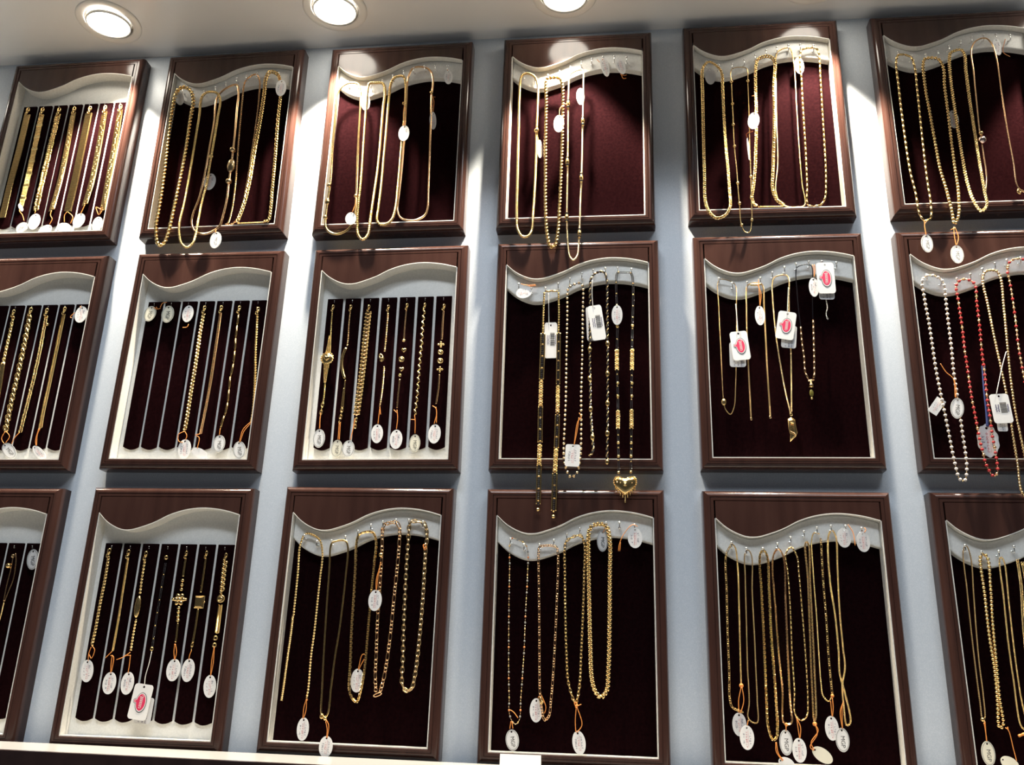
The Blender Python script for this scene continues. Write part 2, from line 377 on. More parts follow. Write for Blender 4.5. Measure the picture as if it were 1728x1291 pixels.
        o = [(-.28, .86), (0, 1.0), (.33, .82), (.36, .3), (.45, -.25), (.3, -.55), (-.2, -1.0), (-.16, -.4), (-.26, .1)]; o = [(x * d * 1.0, z * d * 1.06 + d * .06) for x, z in o][::-1]
        domed(mb, o, d * .14, mname, 3, P0, edge=.6)
        for k in range(4): put(mb, U_ball(d * 1.1, d * .1, d * .1, 8, 5), (P0[0] - d * .08 + k * d * .075, P0[1] + d * (.18 - .02 * k)), (.05, 1), mname, off=(0, 0, d * .14))
        w = spline([(P0[0] - d * .14, P0[1] - d * .1), (P0[0] + d * .02, P0[1] - d * .22), (P0[0] + d * .2, P0[1] - d * .3), (P0[0] + d * .22, P0[1] - d * .5)], False); p, t, _ = walk(w, d * .07)
        for i in range(len(p)): put(mb, U_ball(d * .09, d * .09, d * .09, 6, 4), p[i], t[i], 'champagne', off=(0, 0, d * .17))
    elif style == 'bell':
        put(mb, U_cyl(d * .5, d * .5, 10), P0, UP, mname, off=(d * .35, 0, 0)); put(mb, U_ball(d * 1.0, d * .85, d * .85, 12, 6), P0, UP, mname, off=(-d * .1, 0, 0)); put(mb, U_ring(d * .2, d * 1.0, d * .1, 12, 5), P0, UP, mname, off=(-d * .4, 0, 0)); put(mb, U_ring(d * .45, d * .45, d * .1, 10, 5), P0, UP, mname, off=(d * .75, 0, 0))
    return mb

# ------------------------------------------------------------------ the setting
def box_mesh(name, x0, x1, y0, y1, z0, z1, m):
    mb = MB(); mb.add([(x, y, z) for z in (z0, z1) for x, y in ((x0, y0), (x1, y0), (x1, y1), (x0, y1))], [(3, 2, 1, 0), (4, 5, 6, 7), (0, 1, 5, 4), (1, 2, 6, 5), (2, 3, 7, 6), (3, 0, 4, 7)], m, False)
    return mb.mesh(name, 1.0)
def struct(name, me): o = link(bpy.data.objects.new(name, me)); o['kind'] = 'structure'; return o
WALL_Y, CEIL_Z = .024, .771
struct('wall_back', box_mesh('wall_back', -2.2, 2.2, WALL_Y, WALL_Y + .05, -1.3, CEIL_Z, 'wall'))
struct('ceiling', box_mesh('ceiling', -2.2, 2.2, -.34, WALL_Y + .05, CEIL_Z, CEIL_Z + .05, 'ceiling'))

struct('floor', box_mesh('floor', -3, 3, -4, WALL_Y + .05, -1.35, -1.3, 'floor'))

# ledge below the trays
led = empty('counter_ledge', (-.2, -.08, -.425), 'glossy white ledge with dark front under the bottom row of trays', 'ledge', rot=R(.33))
part('top_board', box_mesh('top_board', -1.4, 1.4, -.055, .062, .007, .0145, 'white_gloss'), led)
part('front_panel', box_mesh('front_panel', -1.4, 1.4, -.066, -.0555, -.5, .0145, 'dark_front'), led)
mbp = MB()
mbp.add([(-26.5, 0, 0), (26.5, 0, 0), (26.5, 2, 14), (-26.5, 2, 14), (-26.5, 8, 0), (26.5, 8, 0), (26.5, 2.4, 14), (-26.5, 2.4, 14)], [(0, 1, 2, 3), (5, 4, 7, 6), (3, 2, 6, 7), (1, 5, 6, 2), (4, 0, 3, 7)], 'tag_white', False)
o = link(bpy.data.objects.new('folded_card', mbp.mesh('folded_card'))); o.location = (.0245, -.031, -.4118)
o['label'] = 'small folded white card standing on the ledge below the middle trays'; o['category'] = 'card'

# recessed downlights
def disc_profile(prof, m, ns=40, cap=False):
    mb = MB(); V = []; F = []
    for r, z in prof:
        for j in range(ns): a = 2 * math.pi * j / ns; V.append((r * math.cos(a), r * math.sin(a), z))
    for i in range(len(prof) - 1):
        for j in range(ns): F.append((i * ns + j, i * ns + (j + 1) % ns, (i + 1) * ns + (j + 1) % ns, (i + 1) * ns + j))
    if cap: F.append(tuple((len(prof) - 1) * ns + j for j in range(ns)))
    mb.add(V, F, m); return mb
ring_me = disc_profile([(.0545, 0), (.0545, -.0012), (.053, -.0028), (.050, -.0034), (.0415, -.0034), (.0405, -.0026), (.0402, -.0005)], 'fix').mesh('trim_ring', 1)
gap_me = disc_profile([(.0402, -.0006), (.0365, -.0006)], 'gap').mesh('shadow_gap', 1)
gim_me = disc_profile([(.0372, -.0004), (.0372, -.0046), (.0366, -.0052), (.0352, -.0052), (.0347, -.0030)], 'fix').mesh('gimbal', 1)
len_me = disc_profile([(.0348, -.0032), (.030, -.0036), (.018, -.0040), (.006, -.0042)], 'lens', cap=True).mesh('lens', 1)
sd = bpy.data.lights.new('downlight_beam', 'SPOT'); sd.energy = SPOT_W; sd.spot_size = R(SPOT_DEG); sd.spot_blend = SPOT_BLEND; sd.color = SPOT_COL; sd.shadow_soft_size = .012
for k, (x, lab) in enumerate([(-1.131, 'white recessed downlight beyond the first tray, outside the photo'), (-.7297, 'round white recessed downlight over the first tray of the top row'), (-.3195, 'round white recessed downlight over the third tray of the top row'), (.0723, 'round white recessed downlight partly in view over the fourth tray'),
                              (.4735, 'white recessed downlight over the fifth tray, just outside the photo'), (.8747, 'white recessed downlight over the last tray, just outside the photo')]):
    d = empty('downlight', (x, -.0725, CEIL_Z), lab, 'downlight', 'recessed downlights')
    part('trim_ring', ring_me, d); part('shadow_gap', gap_me, d); g = part('gimbal', gim_me, d, loc=(0, 0, -.002)); g.rotation_euler = (R(5), 0, 0); part('lens', len_me, g)
    b = link(bpy.data.objects.new('beam', sd)); b.parent = d; b.location = (0, .002, -.014); b.rotation_euler = (R(11), 0, 0)

# ------------------------------------------------------------------ trays
WV = [(0, 312), (12.4, 300.5), (26.6, 292), (40.8, 287), (55, 286.8), (69, 290.5), (90.5, 298.5), (111.8, 309.5), (133, 316.5), (154.4, 320), (168.5, 320.3), (186.3, 318.8), (204, 315.5), (220, 311)]
WAVE = spline(WV, False)
def wave_at(u): return float(np.interp(u, WAVE[:, 0], WAVE[:, 1]))
US = np.linspace(0, 220, 45); TOPV = 335.7; OUTW = 16.8
PROF = [(1.4, 21), (1.4, -1.2), (2.4, -3), (5.9, -3), (6.3, -2.3), (6.9, -2.3), (7.3, -3.1), (9.2, -3.2), (11.4, -2.8), (13.2, -1.7), (14.8, -.1), (16.0, 2.2), (16.6, 4.6), (16.8, 7), (16.8, 23.8)]
def rail_mesh(side):
    mb = MB(); V = []; F = []; n = len(PROF)
    for e in (0, 1):
        for o_, y in PROF:
            L, Rr, Bt, Tp = -o_, 220 + o_, -o_, TOPV + o_
            V.append({'bottom': ((L, Rr)[e], y, Bt), 'top': ((L, Rr)[e], y, Tp), 'left': (L, y, (Bt, Tp)[e]), 'right': (Rr, y, (Bt, Tp)[e])}[side])
    for i in range(n - 1):
        q = (i, i + 1, n + i + 1, n + i); F.append(q if side in ('left', 'top') else q[::-1])
    F.append((n - 1, 0, n, 2 * n - 1) if side in ('left', 'top') else (0, n - 1, 2 * n - 1, n))
    mb.add(V, F, 'laminate', True); me = mb.mesh('frame_rail'); me.set_sharp_from_angle(angle=R(32)); return me
RAILS = {s: rail_mesh(s) for s in ('bottom', 'top', 'left', 'right')}
def strip_between(lo, hi, y0, y1, m, name, bev=0):     # slab between two curves over US, from front y0 to back y1
    mb = MB(); n = len(US); V = []
    for f, y in ((lo, y0), (hi, y0), (hi, y1), (lo, y1)): V += [(u, y, f(u)) for u in US]
    F = []
    for k in range(4):
        a, b = k * n, ((k + 1) % 4) * n
        for i in range(n - 1): F.append((a + i, a + i + 1, b + i + 1, b + i))
    F.append((0, n, 2 * n, 3 * n)); F.append((n - 1, 4 * n - 1, 3 * n - 1, 2 * n - 1))
    mb.add(V, F, m, False); me = mb.mesh(name)
    bm = bmesh.new(); bm.from_mesh(me); bmesh.ops.recalc_face_normals(bm, faces=bm.faces)
    if bev: bmesh.ops.bevel(bm, geom=[e for e in bm.edges if len(e.link_faces) == 2 and abs(e.calc_face_angle(0) - math.pi / 2) < .3 and abs(e.verts[0].co.y - y0 * .001) < 1e-5 and abs(e.verts[1].co.y - y0 * .001) < 1e-5], offset=bev * .001, segments=3, profile=.5, affect='EDGES')
    bm.to_mesh(me); bm.free(); return me
HEADER = strip_between(lambda u: wave_at(u) + 1.2, lambda u: TOPV + 1.3, -3, 20, 'laminate', 'header_board')
WAVELIP = strip_between(lambda u: wave_at(u), lambda u: wave_at(u) + 1.15, -3.2, 18, 'lining', 'wave_trim')
HOOKRAIL = strip_between(lambda u: wave_at(u) - 35, lambda u: wave_at(u) - .05, 6.5, 18, 'rail', 'hook_rail', 2.2)
def lining_mesh():
    mb = MB()
    for x0, x1, z0, z1 in ((0, 220, -1.3, 0), (-1.3, 0, -1.3, 312.5), (220, 221.3, -1.3, 311.5)):
        mb.add([(x, y, z) for z in (z0, z1) for x, y in ((x0, -1.9), (x1, -1.9), (x1, 18), (x0, 18))], [(3, 2, 1, 0), (4, 5, 6, 7), (0, 1, 5, 4), (1, 2, 6, 5), (2, 3, 7, 6), (3, 0, 4, 7)], 'lining', False)
    return mb.mesh('lining')
LINING = lining_mesh()
def slab(x0, x1, z0, z1, y0, y1, m, name): return box_mesh(name, x0 * .001, x1 * .001, y0 * .001, y1 * .001, z0 * .001, z1 * .001, m)
VELVET = slab(-1, 221, -1, 322, 17, 20, 'velvet', 'velvet_back'); WHITEBACK = slab(-1, 221, -1, 322, 18, 20, 'rail', 'white_back')
def strip_mesh():                                       # padded velvet strip with a rounded lower end
    o = [(-12.4, 250), (-12.4, 3)] + [(-12.4 + 24.8 * i / 8, 3 - 4.2 * math.sin(math.pi * i / 8)) for i in range(1, 8)] + [(12.4, 3), (12.4, 250)]
    mb = MB(); n = len(o); V = []; F = []
    for ins, y in ((0, 18), (0, 14.6), (1.0, 13.6), (2.4, 13.2)):
        for x, z in o: V.append((x * (1 - ins / 12.4), y, 125 + (z - 125) * (1 - ins / 125)))
    for k in range(3):
        for i in range(n): F.append((k * n + i, k * n + (i + 1) % n, (k + 1) * n + (i + 1) % n, (k + 1) * n + i))
    F.append(tuple(3 * n + i for i in range(n))); mb.add(V, F, 'velvet', False); return mb.mesh('velvet_strip')
STRIP = strip_mesh()
def hook_mesh(s):
    mb = MB(); c = [(0, 0), (2.6 * s, -2.4 * s), (5.4 * s, -2.4 * s), (6.6 * s, .2 * s), (6.6 * s, 3.6 * s)]
    cv = spline(c, False); p, t, _ = walk(cv, 1.2 * s); V = []; F = []; ns = 6; r = .75 * s
    for i in range(len(p)):
        nx, nz = -t[i, 1], t[i, 0]
        for j in range(ns):
            a = 2 * math.pi * j / ns; q = r * math.cos(a); V.append((r * math.sin(a), -(p[i, 0] + q * nx), p[i, 1] + q * nz))
    for i in range(len(p) - 1):
        for j in range(ns): F.append((i * ns + j, i * ns + (j + 1) % ns, (i + 1) * ns + (j + 1) % ns, (i + 1) * ns + j))
    mb.add(V, F, 'steel')
    v, f = U_ball(3.5 * s, 3.5 * s, 3.5 * s, 8, 6); mb.add(v[:, [1, 2, 0]] + np.array([0, -6.6 * s, 4.8 * s]), f, 'steel')
    v, f = U_ball(3.4 * s, 3.4 * s, 1.2 * s, 8, 5); mb.add(v[:, [0, 2, 1]], f, 'steel')
    return mb.mesh('hook')
HOOK, PIN = hook_mesh(1.15), hook_mesh(.45)
HOOK_U = (20, 39.5, 61.5, 81.5, 99.5, 118, 135.5, 154.5, 173.5, 194.5)
TRAYS = {
(1, 1): (-0.9345, 0.3975, 0.00061, 'bracelet', 'brown framed bracelet tray holding seven wide gold bands, top-row first'),
(2, 1): (-0.6303, 0.3979, 0.00857, 'necklace', 'brown framed necklace tray holding five heavy gold chains, top-row second'),
(3, 1): (-0.3281, 0.3951, 0.00171, 'necklace', 'brown framed necklace tray holding four smooth and ribbed gold chains, top-row third'),
(4, 1): (-0.0219, 0.3959, -0.00452, 'necklace', 'brown framed necklace tray holding three long gold chains, top-row fourth'),
(5, 1): (0.2839, 0.4, -0.00521, 'necklace', 'brown framed necklace tray holding five mixed gold chains, top-row fifth'),
(6, 1): (0.5921, 0.3993, 2e-05, 'necklace', 'brown framed necklace tray holding tube, bead and snake chains, top-row sixth'),
(1, 2): (-0.9309, -0.0015, -0.00163, 'bracelet', 'brown framed bracelet tray holding four gold bracelets and a bare last strip, middle-row first'),
(2, 2): (-0.6259, -0.0004, -0.00492, 'bracelet', 'brown framed bracelet tray holding three empty strips and four bracelets, middle-row second'),
(3, 2): (-0.3171, -0.002, 0.00521, 'bracelet', 'brown framed bracelet tray holding seven slim motif bracelets, middle-row third'),
(4, 2): (-0.0195, -0.0003, -0.0038, 'necklace', 'brown framed necklace tray holding black and gold bead necklaces, middle-row fourth'),
(5, 2): (0.2874, 0.0016, -0.00176, 'necklace', 'brown framed necklace tray holding thin chains and pink-logo tags, middle-row fifth'),
(6, 2): (0.5876, 0.0004, -0.0069, 'necklace', 'brown framed necklace tray holding pearl and red bead necklaces, middle-row sixth'),
(1, 3): (-0.9321, -0.3992, -0.00108, 'bracelet', 'brown framed bracelet tray holding a single strand bracelet in view, bottom-row first'),
(2, 3): (-0.626, -0.3978, -0.00089, 'bracelet', 'brown framed bracelet tray holding seven bracelets and a pink-logo tag, bottom-row second'),
(3, 3): (-0.324, -0.3951, -0.00547, 'necklace', 'brown framed necklace tray holding five gold chains, two open-linked, bottom-row third'),
(4, 3): (-0.0202, -0.3972, -0.00159, 'necklace', 'brown framed necklace tray holding four chains and a free tag, bottom-row fourth'),
(5, 3): (0.2858, -0.3987, -0.00303, 'necklace', 'brown framed necklace tray holding eight slim gold chains, bottom-row fifth'),
(6, 3): (0.592, -0.3992, -0.0011, 'necklace', 'brown framed necklace tray holding thin and beaded gold chains, bottom-row sixth')
}
TR = {}
for key, (x, z, roll, kind, lab) in TRAYS.items():
    t = empty('jewellery_tray', (x, 0, z), lab, 'display tray', 'brown framed trays on the wall', -roll); TR[key] = t
    for s in ('bottom', 'top', 'left', 'right'): part('frame_rail', RAILS[s], t)
    part('header_board', HEADER, t); part('wave_trim', WAVELIP, t); part('lining', LINING, t)
    if kind == 'necklace':
        part('velvet_back', VELVET, t); part('hook_rail', HOOKRAIL, t)
        for u in HOOK_U: part('hook', HOOK, t, loc=(u * .001, .0065, (wave_at(u) - 21.5) * .001))
    else:
        part('white_back', WHITEBACK, t)
        for i in range(7):
            u = 21.0 + 29.7 * i; st = part('velvet_strip', STRIP, t, loc=(u * .001, 0, .0195)); part('hook', PIN, st, loc=(0, .0136, .243))

# ------------------------------------------------------------------ jewellery: (tray, name, label, category, depth mm, [(part, style, material, size mm, closed, aspect, [u, v, ...])])
def place(key, u, y, v):
    x, z, roll = TRAYS[key][:3]; c, s = math.cos(roll), math.sin(roll)
    return (x + (u * c - v * s) * .001, y * .001, z + (u * s + v * c) * .001)
JEWELS = [
((1, 1), 'bracelet', 'wide ribbed gold band, first strip, top-row first tray', 'bracelet', 9.5, [('chain', 'ribbed', 'gold', 11.8, 0, 1, [23.1, 248.4, 23.5, 172.6, 22, 104.4, 22.7, 36.3]), ('clasp', 'mclasp', 'gold', 10.4, 0, 1, [22.5, 254])]),
((1, 1), 'bracelet', 'wide bark-textured gold band with smooth joints, second strip, top-row first tray', 'bracelet', 9.5, [('chain', 'bark', 'gold', 11.4, 0, 1, [51.4, 247, 52.7, 185.8, 53.4, 120.9, 53.1, 57.7]), ('clasp', 'mclasp', 'gold', 10.4, 0, 1, [51.2, 252.5])]),
((1, 1), 'bracelet', 'wide nugget-textured gold band, third strip, top-row first tray', 'bracelet', 9.5, [('chain', 'nugget', 'gold', 10.7, 0, 1, [83.8, 245.3, 83.1, 177.1, 82.5, 109, 82.7, 49.7]), ('clasp', 'mclasp', 'gold', 10.3, 0, 1, [84, 250.7])]),
((1, 1), 'bracelet', 'wide flat engraved gold band, fourth strip, top-row first tray', 'bracelet', 9.5, [('chain', 'slant', 'gold', 10.6, 0, 1, [113.3, 245.6, 115.2, 175.5, 115.8, 107.6, 112.5, 47.9]), ('clasp', 'mclasp', 'gold', 10.3, 0, 1, [113.4, 251])]),
((1, 1), 'bracelet', 'wide serrated-edge gold band, fifth strip, top-row first tray', 'bracelet', 9.5, [('chain', 'ribbed', 'gold', 12.6, 0, 1, [143.2, 245.3, 143.7, 174.2, 143.9, 106.4, 142.7, 44.7]), ('clasp', 'mclasp', 'gold', 10.2, 0, 1, [143.9, 250.5])]),
((1, 1), 'bracelet', 'wide twisted-pattern gold band, sixth strip, top-row first tray', 'bracelet', 9.5, [('chain', 'slant', 'gold', 10.9, 0, 1, [173.4, 244.9, 175.5, 172.7, 176.2, 105.1, 172.6, 56.6]), ('clasp', 'mclasp', 'gold', 10.2, 0, 1, [173.1, 250.4])]),
((1, 1), 'bracelet', 'wide sparkling diagonal-cut gold band, seventh strip, top-row first tray', 'bracelet', 9.5, [('chain', 'slant', 'gold', 10.8, 0, 1, [202.8, 246.3, 205.4, 171.3, 206.4, 103.8, 207.1, 43.4]), ('clasp', 'mclasp', 'gold', 10.1, 0, 1, [202.3, 251.8])]),
((2, 1), 'necklace', 'thick twisted gold rope chain, first in line, top-row second tray', 'necklace', -9, [('chain', 'rope', 'gold', 7.4, 1, 1, [13.3, 263.1, 11.4, 228.6, 13.6, 167.5, 17.1, 97.7, 18.2, 30, 17.7, 3.5, 21.4, -19.7, 28.6, -36.2, 36, -34.9, 41, -17.2, 44.2, 22.1, 46.5, 69, 48.2, 109.8, 49, 158.5, 48.2, 208.3, 47.9, 248.1, 39.5, 268.8, 25.2, 277.1, 16.6, 271.4])]),
((2, 1), 'necklace', 'round ribbed gold chain with clasp, second in line, top-row second tray', 'necklace', -9, [('chain', 'ribsnake', 'gold', 5.2, 1, 1, [63.2, 254.4, 63.8, 210.9, 63.4, 157.7, 62.9, 95.4, 61.4, 41.3, 58.6, 8.3, 60.5, -14.7, 68.2, -36.1, 78.3, -43, 86.5, -36.9, 90.1, -19.2, 90.8, 3.6, 92.5, 39.9, 96.2, 80.1, 96.8, 121.1, 97.7, 155.8, 98.2, 208.8, 97.6, 244.9, 88.1, 260.9, 71.1, 262.7]), ('clasp', 'ring', 'gold', 8.2, 0, 1, [97, 128.7])]),
((2, 1), 'necklace', 'smooth gold omega chain with three etched beads, third in line, top-row second tray', 'necklace', -8, [('chain', 'smooth', 'gold_red', 4, 1, 1, [91.3, 252.6, 92.1, 199.2, 90.9, 149.8, 89.7, 101.5, 85.9, 50.8, 79.1, 17.9, 79.7, 1.4, 87.1, -12, 100.1, -18.4, 115, -15.8, 128.7, -5, 133.1, 18.8, 135.4, 48.5, 134.7, 75.4, 134.6, 109.4, 134, 144, 133.1, 175.5, 130.6, 225.5, 128.6, 261.9, 123, 276.2, 103.6, 269]), ('bead', 'ball', 'antique', 10.6, 0, 1, [134.5, 79.5]), ('bead', 'oval', 'antique', 14.4, 0, 1.9, [134.9, 110.1]), ('bead', 'ball', 'antique', 10.7, 0, 1, [133.7, 141.2])]),
((2, 1), 'necklace', 'thin twisted gold chain resting on ledge, fourth in line, top-row second tray', 'necklace', 1, [('chain', 'twist', 'gold_red', 3.4, 1, 1, [133.8, 288.6, 134.1, 239.1, 137.3, 167.3, 142.2, 80.5, 142, 26.8, 138.6, 5.5, 134.5, 2.6, 143.7, 2.6, 151.8, 9.2, 159.2, 36, 162.5, 79.5, 164.1, 148.3, 164.9, 208.3, 163.3, 262.7, 160, 290.6, 152.7, 303.4, 139.8, 297.5])]),
((2, 1), 'necklace', 'heavy gold curb chain resting on ledge, fifth in line, top-row second tray', 'necklace', -3, [('chain', 'curb', 'gold', 6.8, 0, 1, [155.9, 4.7, 157.5, 9, 163.8, 36.8, 168.1, 76.8, 170.4, 148.8, 173.2, 205, 174.2, 259, 173.8, 290.3, 179.4, 303.6, 193.6, 297.4, 203.8, 268.1, 205, 238.9, 205.6, 195.9, 208.7, 125.9, 210.7, 57.9, 211.9, 28, 210, 5.1, 203.2, 4.7]), ('chain', 'twist', 'gold', 2.7, 0, 1, [156.2, 2.2, 168.4, 2.2, 189.7, 2.2, 204.2, 2.2])]),
((3, 1), 'necklace', 'flat gold omega chain with three small beads, first in line, top-row third tray', 'necklace', -9, [('chain', 'smooth', 'gold', 4.2, 1, 1, [7, 254.7, 6.5, 205.4, 7.6, 141.2, 10.1, 75.3, 8.8, 38.1, 8.4, 4.8, 10.5, -10.1, 19.9, -20.3, 32.2, -23, 46.6, -16.3, 55.8, -1.9, 57.6, 22.8, 56.8, 46.3, 54.8, 90.5, 51, 160.2, 48.7, 224.8, 46.2, 250.5, 40.2, 268.2, 22.8, 270.4]), ('bead', 'ball', 'gold', 7.4, 0, 1, [9, 67.9]), ('bead', 'oval', 'gold', 8, 0, 1.5, [8.9, 37.4]), ('bead', 'ball', 'gold', 7.3, 0, 1, [8.4, 8.1]), ('clasp', 'ball', 'gold', 6.7, 0, 1, [56.5, 45.6])]),
((3, 1), 'necklace', 'ribbed gold snake chain, second in line, top-row third tray', 'necklace', -9, [('chain', 'ribsnake', 'gold', 5.7, 1, 1, [58.9, 253.5, 59.1, 220.6, 60.4, 159.8, 61.7, 107.4, 62.3, 62.9, 61.8, 22.7, 63.1, -7.1, 66.9, -26.8, 74.4, -34.5, 81.8, -27.3, 83.9, -4.5, 85.4, 28.4, 87.7, 68.6, 89.4, 116.4, 89.4, 165.4, 89.3, 215.3, 90, 248, 85.5, 265.5, 72, 268.2, 61, 267.3])]),
((3, 1), 'necklace', 'ribbed gold snake chain, third in line, top-row third tray', 'necklace', -8, [('chain', 'ribsnake', 'gold', 5.4, 1, 1, [99.6, 268.4, 97.8, 237.3, 97.6, 176.2, 97.4, 116.7, 97, 62.1, 95.6, 22, 95, 2.2, 100.8, -7.2, 111.2, -6.9, 119.5, 1.3, 124.1, 20.9, 125.4, 54.2, 126, 101.6, 126.2, 143.1, 127.4, 192.5, 127.2, 228.4, 124.7, 265, 120, 279.4, 105.8, 278.7])]),
((3, 1), 'necklace', 'smooth gold omega chain with a wide loop, fourth in line, top-row third tray', 'necklace', 0, [('chain', 'smooth', 'gold_red', 3.6, 1, 1, [125.6, 271.1, 126.5, 234.3, 126.9, 191, 127.9, 148.4, 127.7, 92.9, 126.2, 48.8, 125.7, 22.1, 131.4, 9.3, 144.3, 3.5, 159.2, 3.7, 172.1, 11.7, 175.8, 23.5, 175.4, 56.9, 173.5, 125.3, 171.3, 195.8, 170, 239.1, 170.5, 275.8, 164.7, 294.7, 153.1, 302.9, 134.1, 302.2, 127.2, 286.6]), ('clasp', 'ring', 'gold', 6.3, 0, 1, [122.5, 229.1]), ('clasp', 'ball', 'gold', 6.3, 0, 1, [169.5, 248.3])]),
((4, 1), 'necklace', 'round mesh gold snake chain with ball clasp, first in line, top-row fourth tray', 'necklace', -9, [('chain', 'ribsnake', 'gold', 5.1, 1, 1, [16.1, 258.6, 15.3, 220.9, 16.2, 161.8, 17.3, 75.8, 18, 6.7, 19.8, -22.1, 26.8, -36.7, 34.3, -38.6, 41.6, -30.4, 44.3, 5.9, 46, 57.3, 46.5, 110, 46.3, 156.8, 46.5, 200.8, 46.2, 241.9, 40.9, 263, 28.8, 271.3, 19.3, 269.1]), ('clasp', 'ball', 'gold', 8.7, 0, 1, [46, 156.8])]),
((4, 1), 'necklace', 'thick sparkling gold rope chain, second in line, top-row fourth tray', 'necklace', -9, [('chain', 'rope', 'gold', 6.5, 1, 1, [60.1, 256.2, 60.8, 211.2, 61.2, 145.3, 62.4, 74.1, 64.1, 5.2, 67.4, -35.2, 73.4, -57.2, 79.6, -55.3, 84, -32.3, 86.4, 18.1, 88.1, 87.2, 88.9, 158.5, 88.7, 209.8, 87.3, 243.5, 82.3, 258.8, 64.2, 259.8])]),
((4, 1), 'necklace', 'gold chain with black-ringed barrel beads, third in line, top-row fourth tray', 'necklace', -10, [('chain', 'ribsnake', 'champagne', 3.8, 1, 1, [97.8, 238.4, 97.6, 179.2, 97.9, 107.3, 97.9, 37.6, 98, -13.2, 100, -49.8, 103.8, -76.1, 109.1, -81.4, 114.6, -74.7, 117.5, -40.4, 119.1, 19.8, 120.5, 71.3, 121.4, 141.9, 122, 196.3, 122.3, 240.8, 119.5, 273.1, 100.6, 265.4]), ('bead', 'barrel', 'gold', 6.9, 0, 1, [97.3, 205.7]), ('bead', 'barrel', 'gold', 6.7, 0, 1, [97.5, 95]), ('bead', 'barrel', 'gold', 6.6, 0, 1, [97.9, -6.5]), ('bead', 'barrel', 'gold', 6.8, 0, 1, [121.8, 170.8]), ('bead', 'barrel', 'gold', 6.6, 0, 1, [120.2, 64.4]), ('bead', 'barrel', 'gold', 6.5, 0, 1, [118.1, -35.4])]),
((5, 1), 'necklace', 'gold curb chain thickening downward, first in line, top-row fifth tray', 'necklace', -9, [('chain', 'curb', 'gold', 5.3, 1, 1, [12.1, 255.6, 11, 208.8, 9.5, 121.4, 8.5, 53.9, 8.4, 11.1, 13.4, -7.9, 24.1, -19.5, 36.8, -15.7, 45.3, -1.5, 45.9, 32.7, 45.4, 65.8, 43.7, 113.1, 43.2, 168.4, 43.5, 225, 43.5, 246.6, 39, 259.2, 23.7, 272.5, 16, 266.4])]),
((5, 1), 'necklace', 'thin gold chain with spaced balls, second in line, top-row fifth tray', 'necklace', -9, [('chain', 'smooth', 'gold', 1.6, 1, 1, [58.3, 253.1, 57.9, 224.3, 57.7, 167.7, 57, 109.2, 58.7, 65.3, 59.1, 32.3, 60, 2.9, 61.3, -32.5, 66.5, -44.7, 72.8, -45.5, 77.1, -26.5, 78.6, 12, 79.7, 51.3, 80.9, 101.4, 82.8, 166.5, 83.9, 222.9, 83.7, 255.3, 78.6, 258.5, 63.2, 257.9]), ('bead', 'ball', 'gold', 5.6, 0, 1, [57.8, 229.7]), ('bead', 'ball', 'gold', 5.5, 0, 1, [57.6, 187]), ('bead', 'ball', 'gold', 5.5, 0, 1, [57, 147.6]), ('bead', 'ball', 'gold', 5.4, 0, 1, [57.2, 107.5]), ('bead', 'ball', 'gold', 5.3, 0, 1, [58.9, 40.5]), ('bead', 'ball', 'gold', 5.3, 0, 1, [60.1, 4.5]), ('bead', 'ball', 'gold', 5.2, 0, 1, [61.6, -33.4]), ('bead', 'ball', 'gold', 5.2, 0, 1, [77.2, -24.9]), ('bead', 'ball', 'gold', 5.3, 0, 1, [78.4, 13.7]), ('bead', 'ball', 'gold', 5.3, 0, 1, [79.5, 51.3]), ('bead', 'ball', 'gold', 5.6, 0, 1, [83.9, 230.1])]),
((5, 1), 'necklace', 'heavy gold curb chain bunched on ledge, third in line, top-row fifth tray', 'necklace', -2, [('chain', 'curb', 'gold', 5.9, 0, 1, [87.4, 4.2, 84, 6.2, 80.7, 19.3, 83.5, 35.6, 88.3, 72, 92.4, 122.6, 95.5, 170.9, 96.8, 216.8, 100.1, 267.2, 104.2, 278.7, 120.2, 283.6, 129.5, 275.8, 126.5, 226, 123.8, 169.6, 120.3, 121.4, 115.1, 61, 112.9, 34.6, 117.9, 14.8, 128.2, 4.2]), ('chain', 'twist', 'gold', 2.5, 0, 1, [88.7, 2.1, 102.6, 2.1, 119.2, 2.1, 127.6, 2.1])]),
((5, 1), 'necklace', 'thin gold box chain, fourth in line, top-row fifth tray', 'necklace', 2, [('chain', 'ribsnake', 'gold', 2.5, 1, 1, [134.4, 286.8, 130.3, 228.8, 127.2, 158.3, 124.2, 79.9, 118.3, 33.6, 123.4, 12.1, 135.4, 3, 147.8, 2.1, 159.8, 4.8, 159, 45.3, 159, 105.5, 160.5, 191.8, 161.9, 256, 160.4, 287.1, 156, 301.4, 138.5, 296.1])]),
((5, 1), 'necklace', 'gold chain of slim tubes, fifth in line, top-row fifth tray', 'necklace', -1, [('chain', 'bars', 'gold', 3.6, 1, 1, [172.7, 285.8, 170.8, 231.6, 169.2, 168.2, 167.9, 99.7, 165.7, 36.7, 163.7, 9.1, 165.9, 2.7, 181.6, 2.7, 189.9, 12.4, 195.1, 52, 197.5, 112, 198.8, 166.8, 201, 240.7, 201.6, 287.8, 197.2, 296.1, 176.3, 294.4])]),
((6, 1), 'necklace', 'gold chain of slim tubes with hanging tag, first in line, top-row sixth tray', 'necklace', -9, [('chain', 'bars', 'gold', 3.9, 1, 1, [12.5, 258.2, 10.4, 203.5, 9.9, 126.6, 11, 52.2, 14.5, 15.8, 16.6, -23.4, 22.3, -33.4, 30.7, -30.2, 34.4, -6.4, 34.1, 29.4, 34.6, 73.1, 36.2, 140.4, 37.9, 202, 38.7, 245.4, 34.4, 263.2, 17.3, 267.9])]),
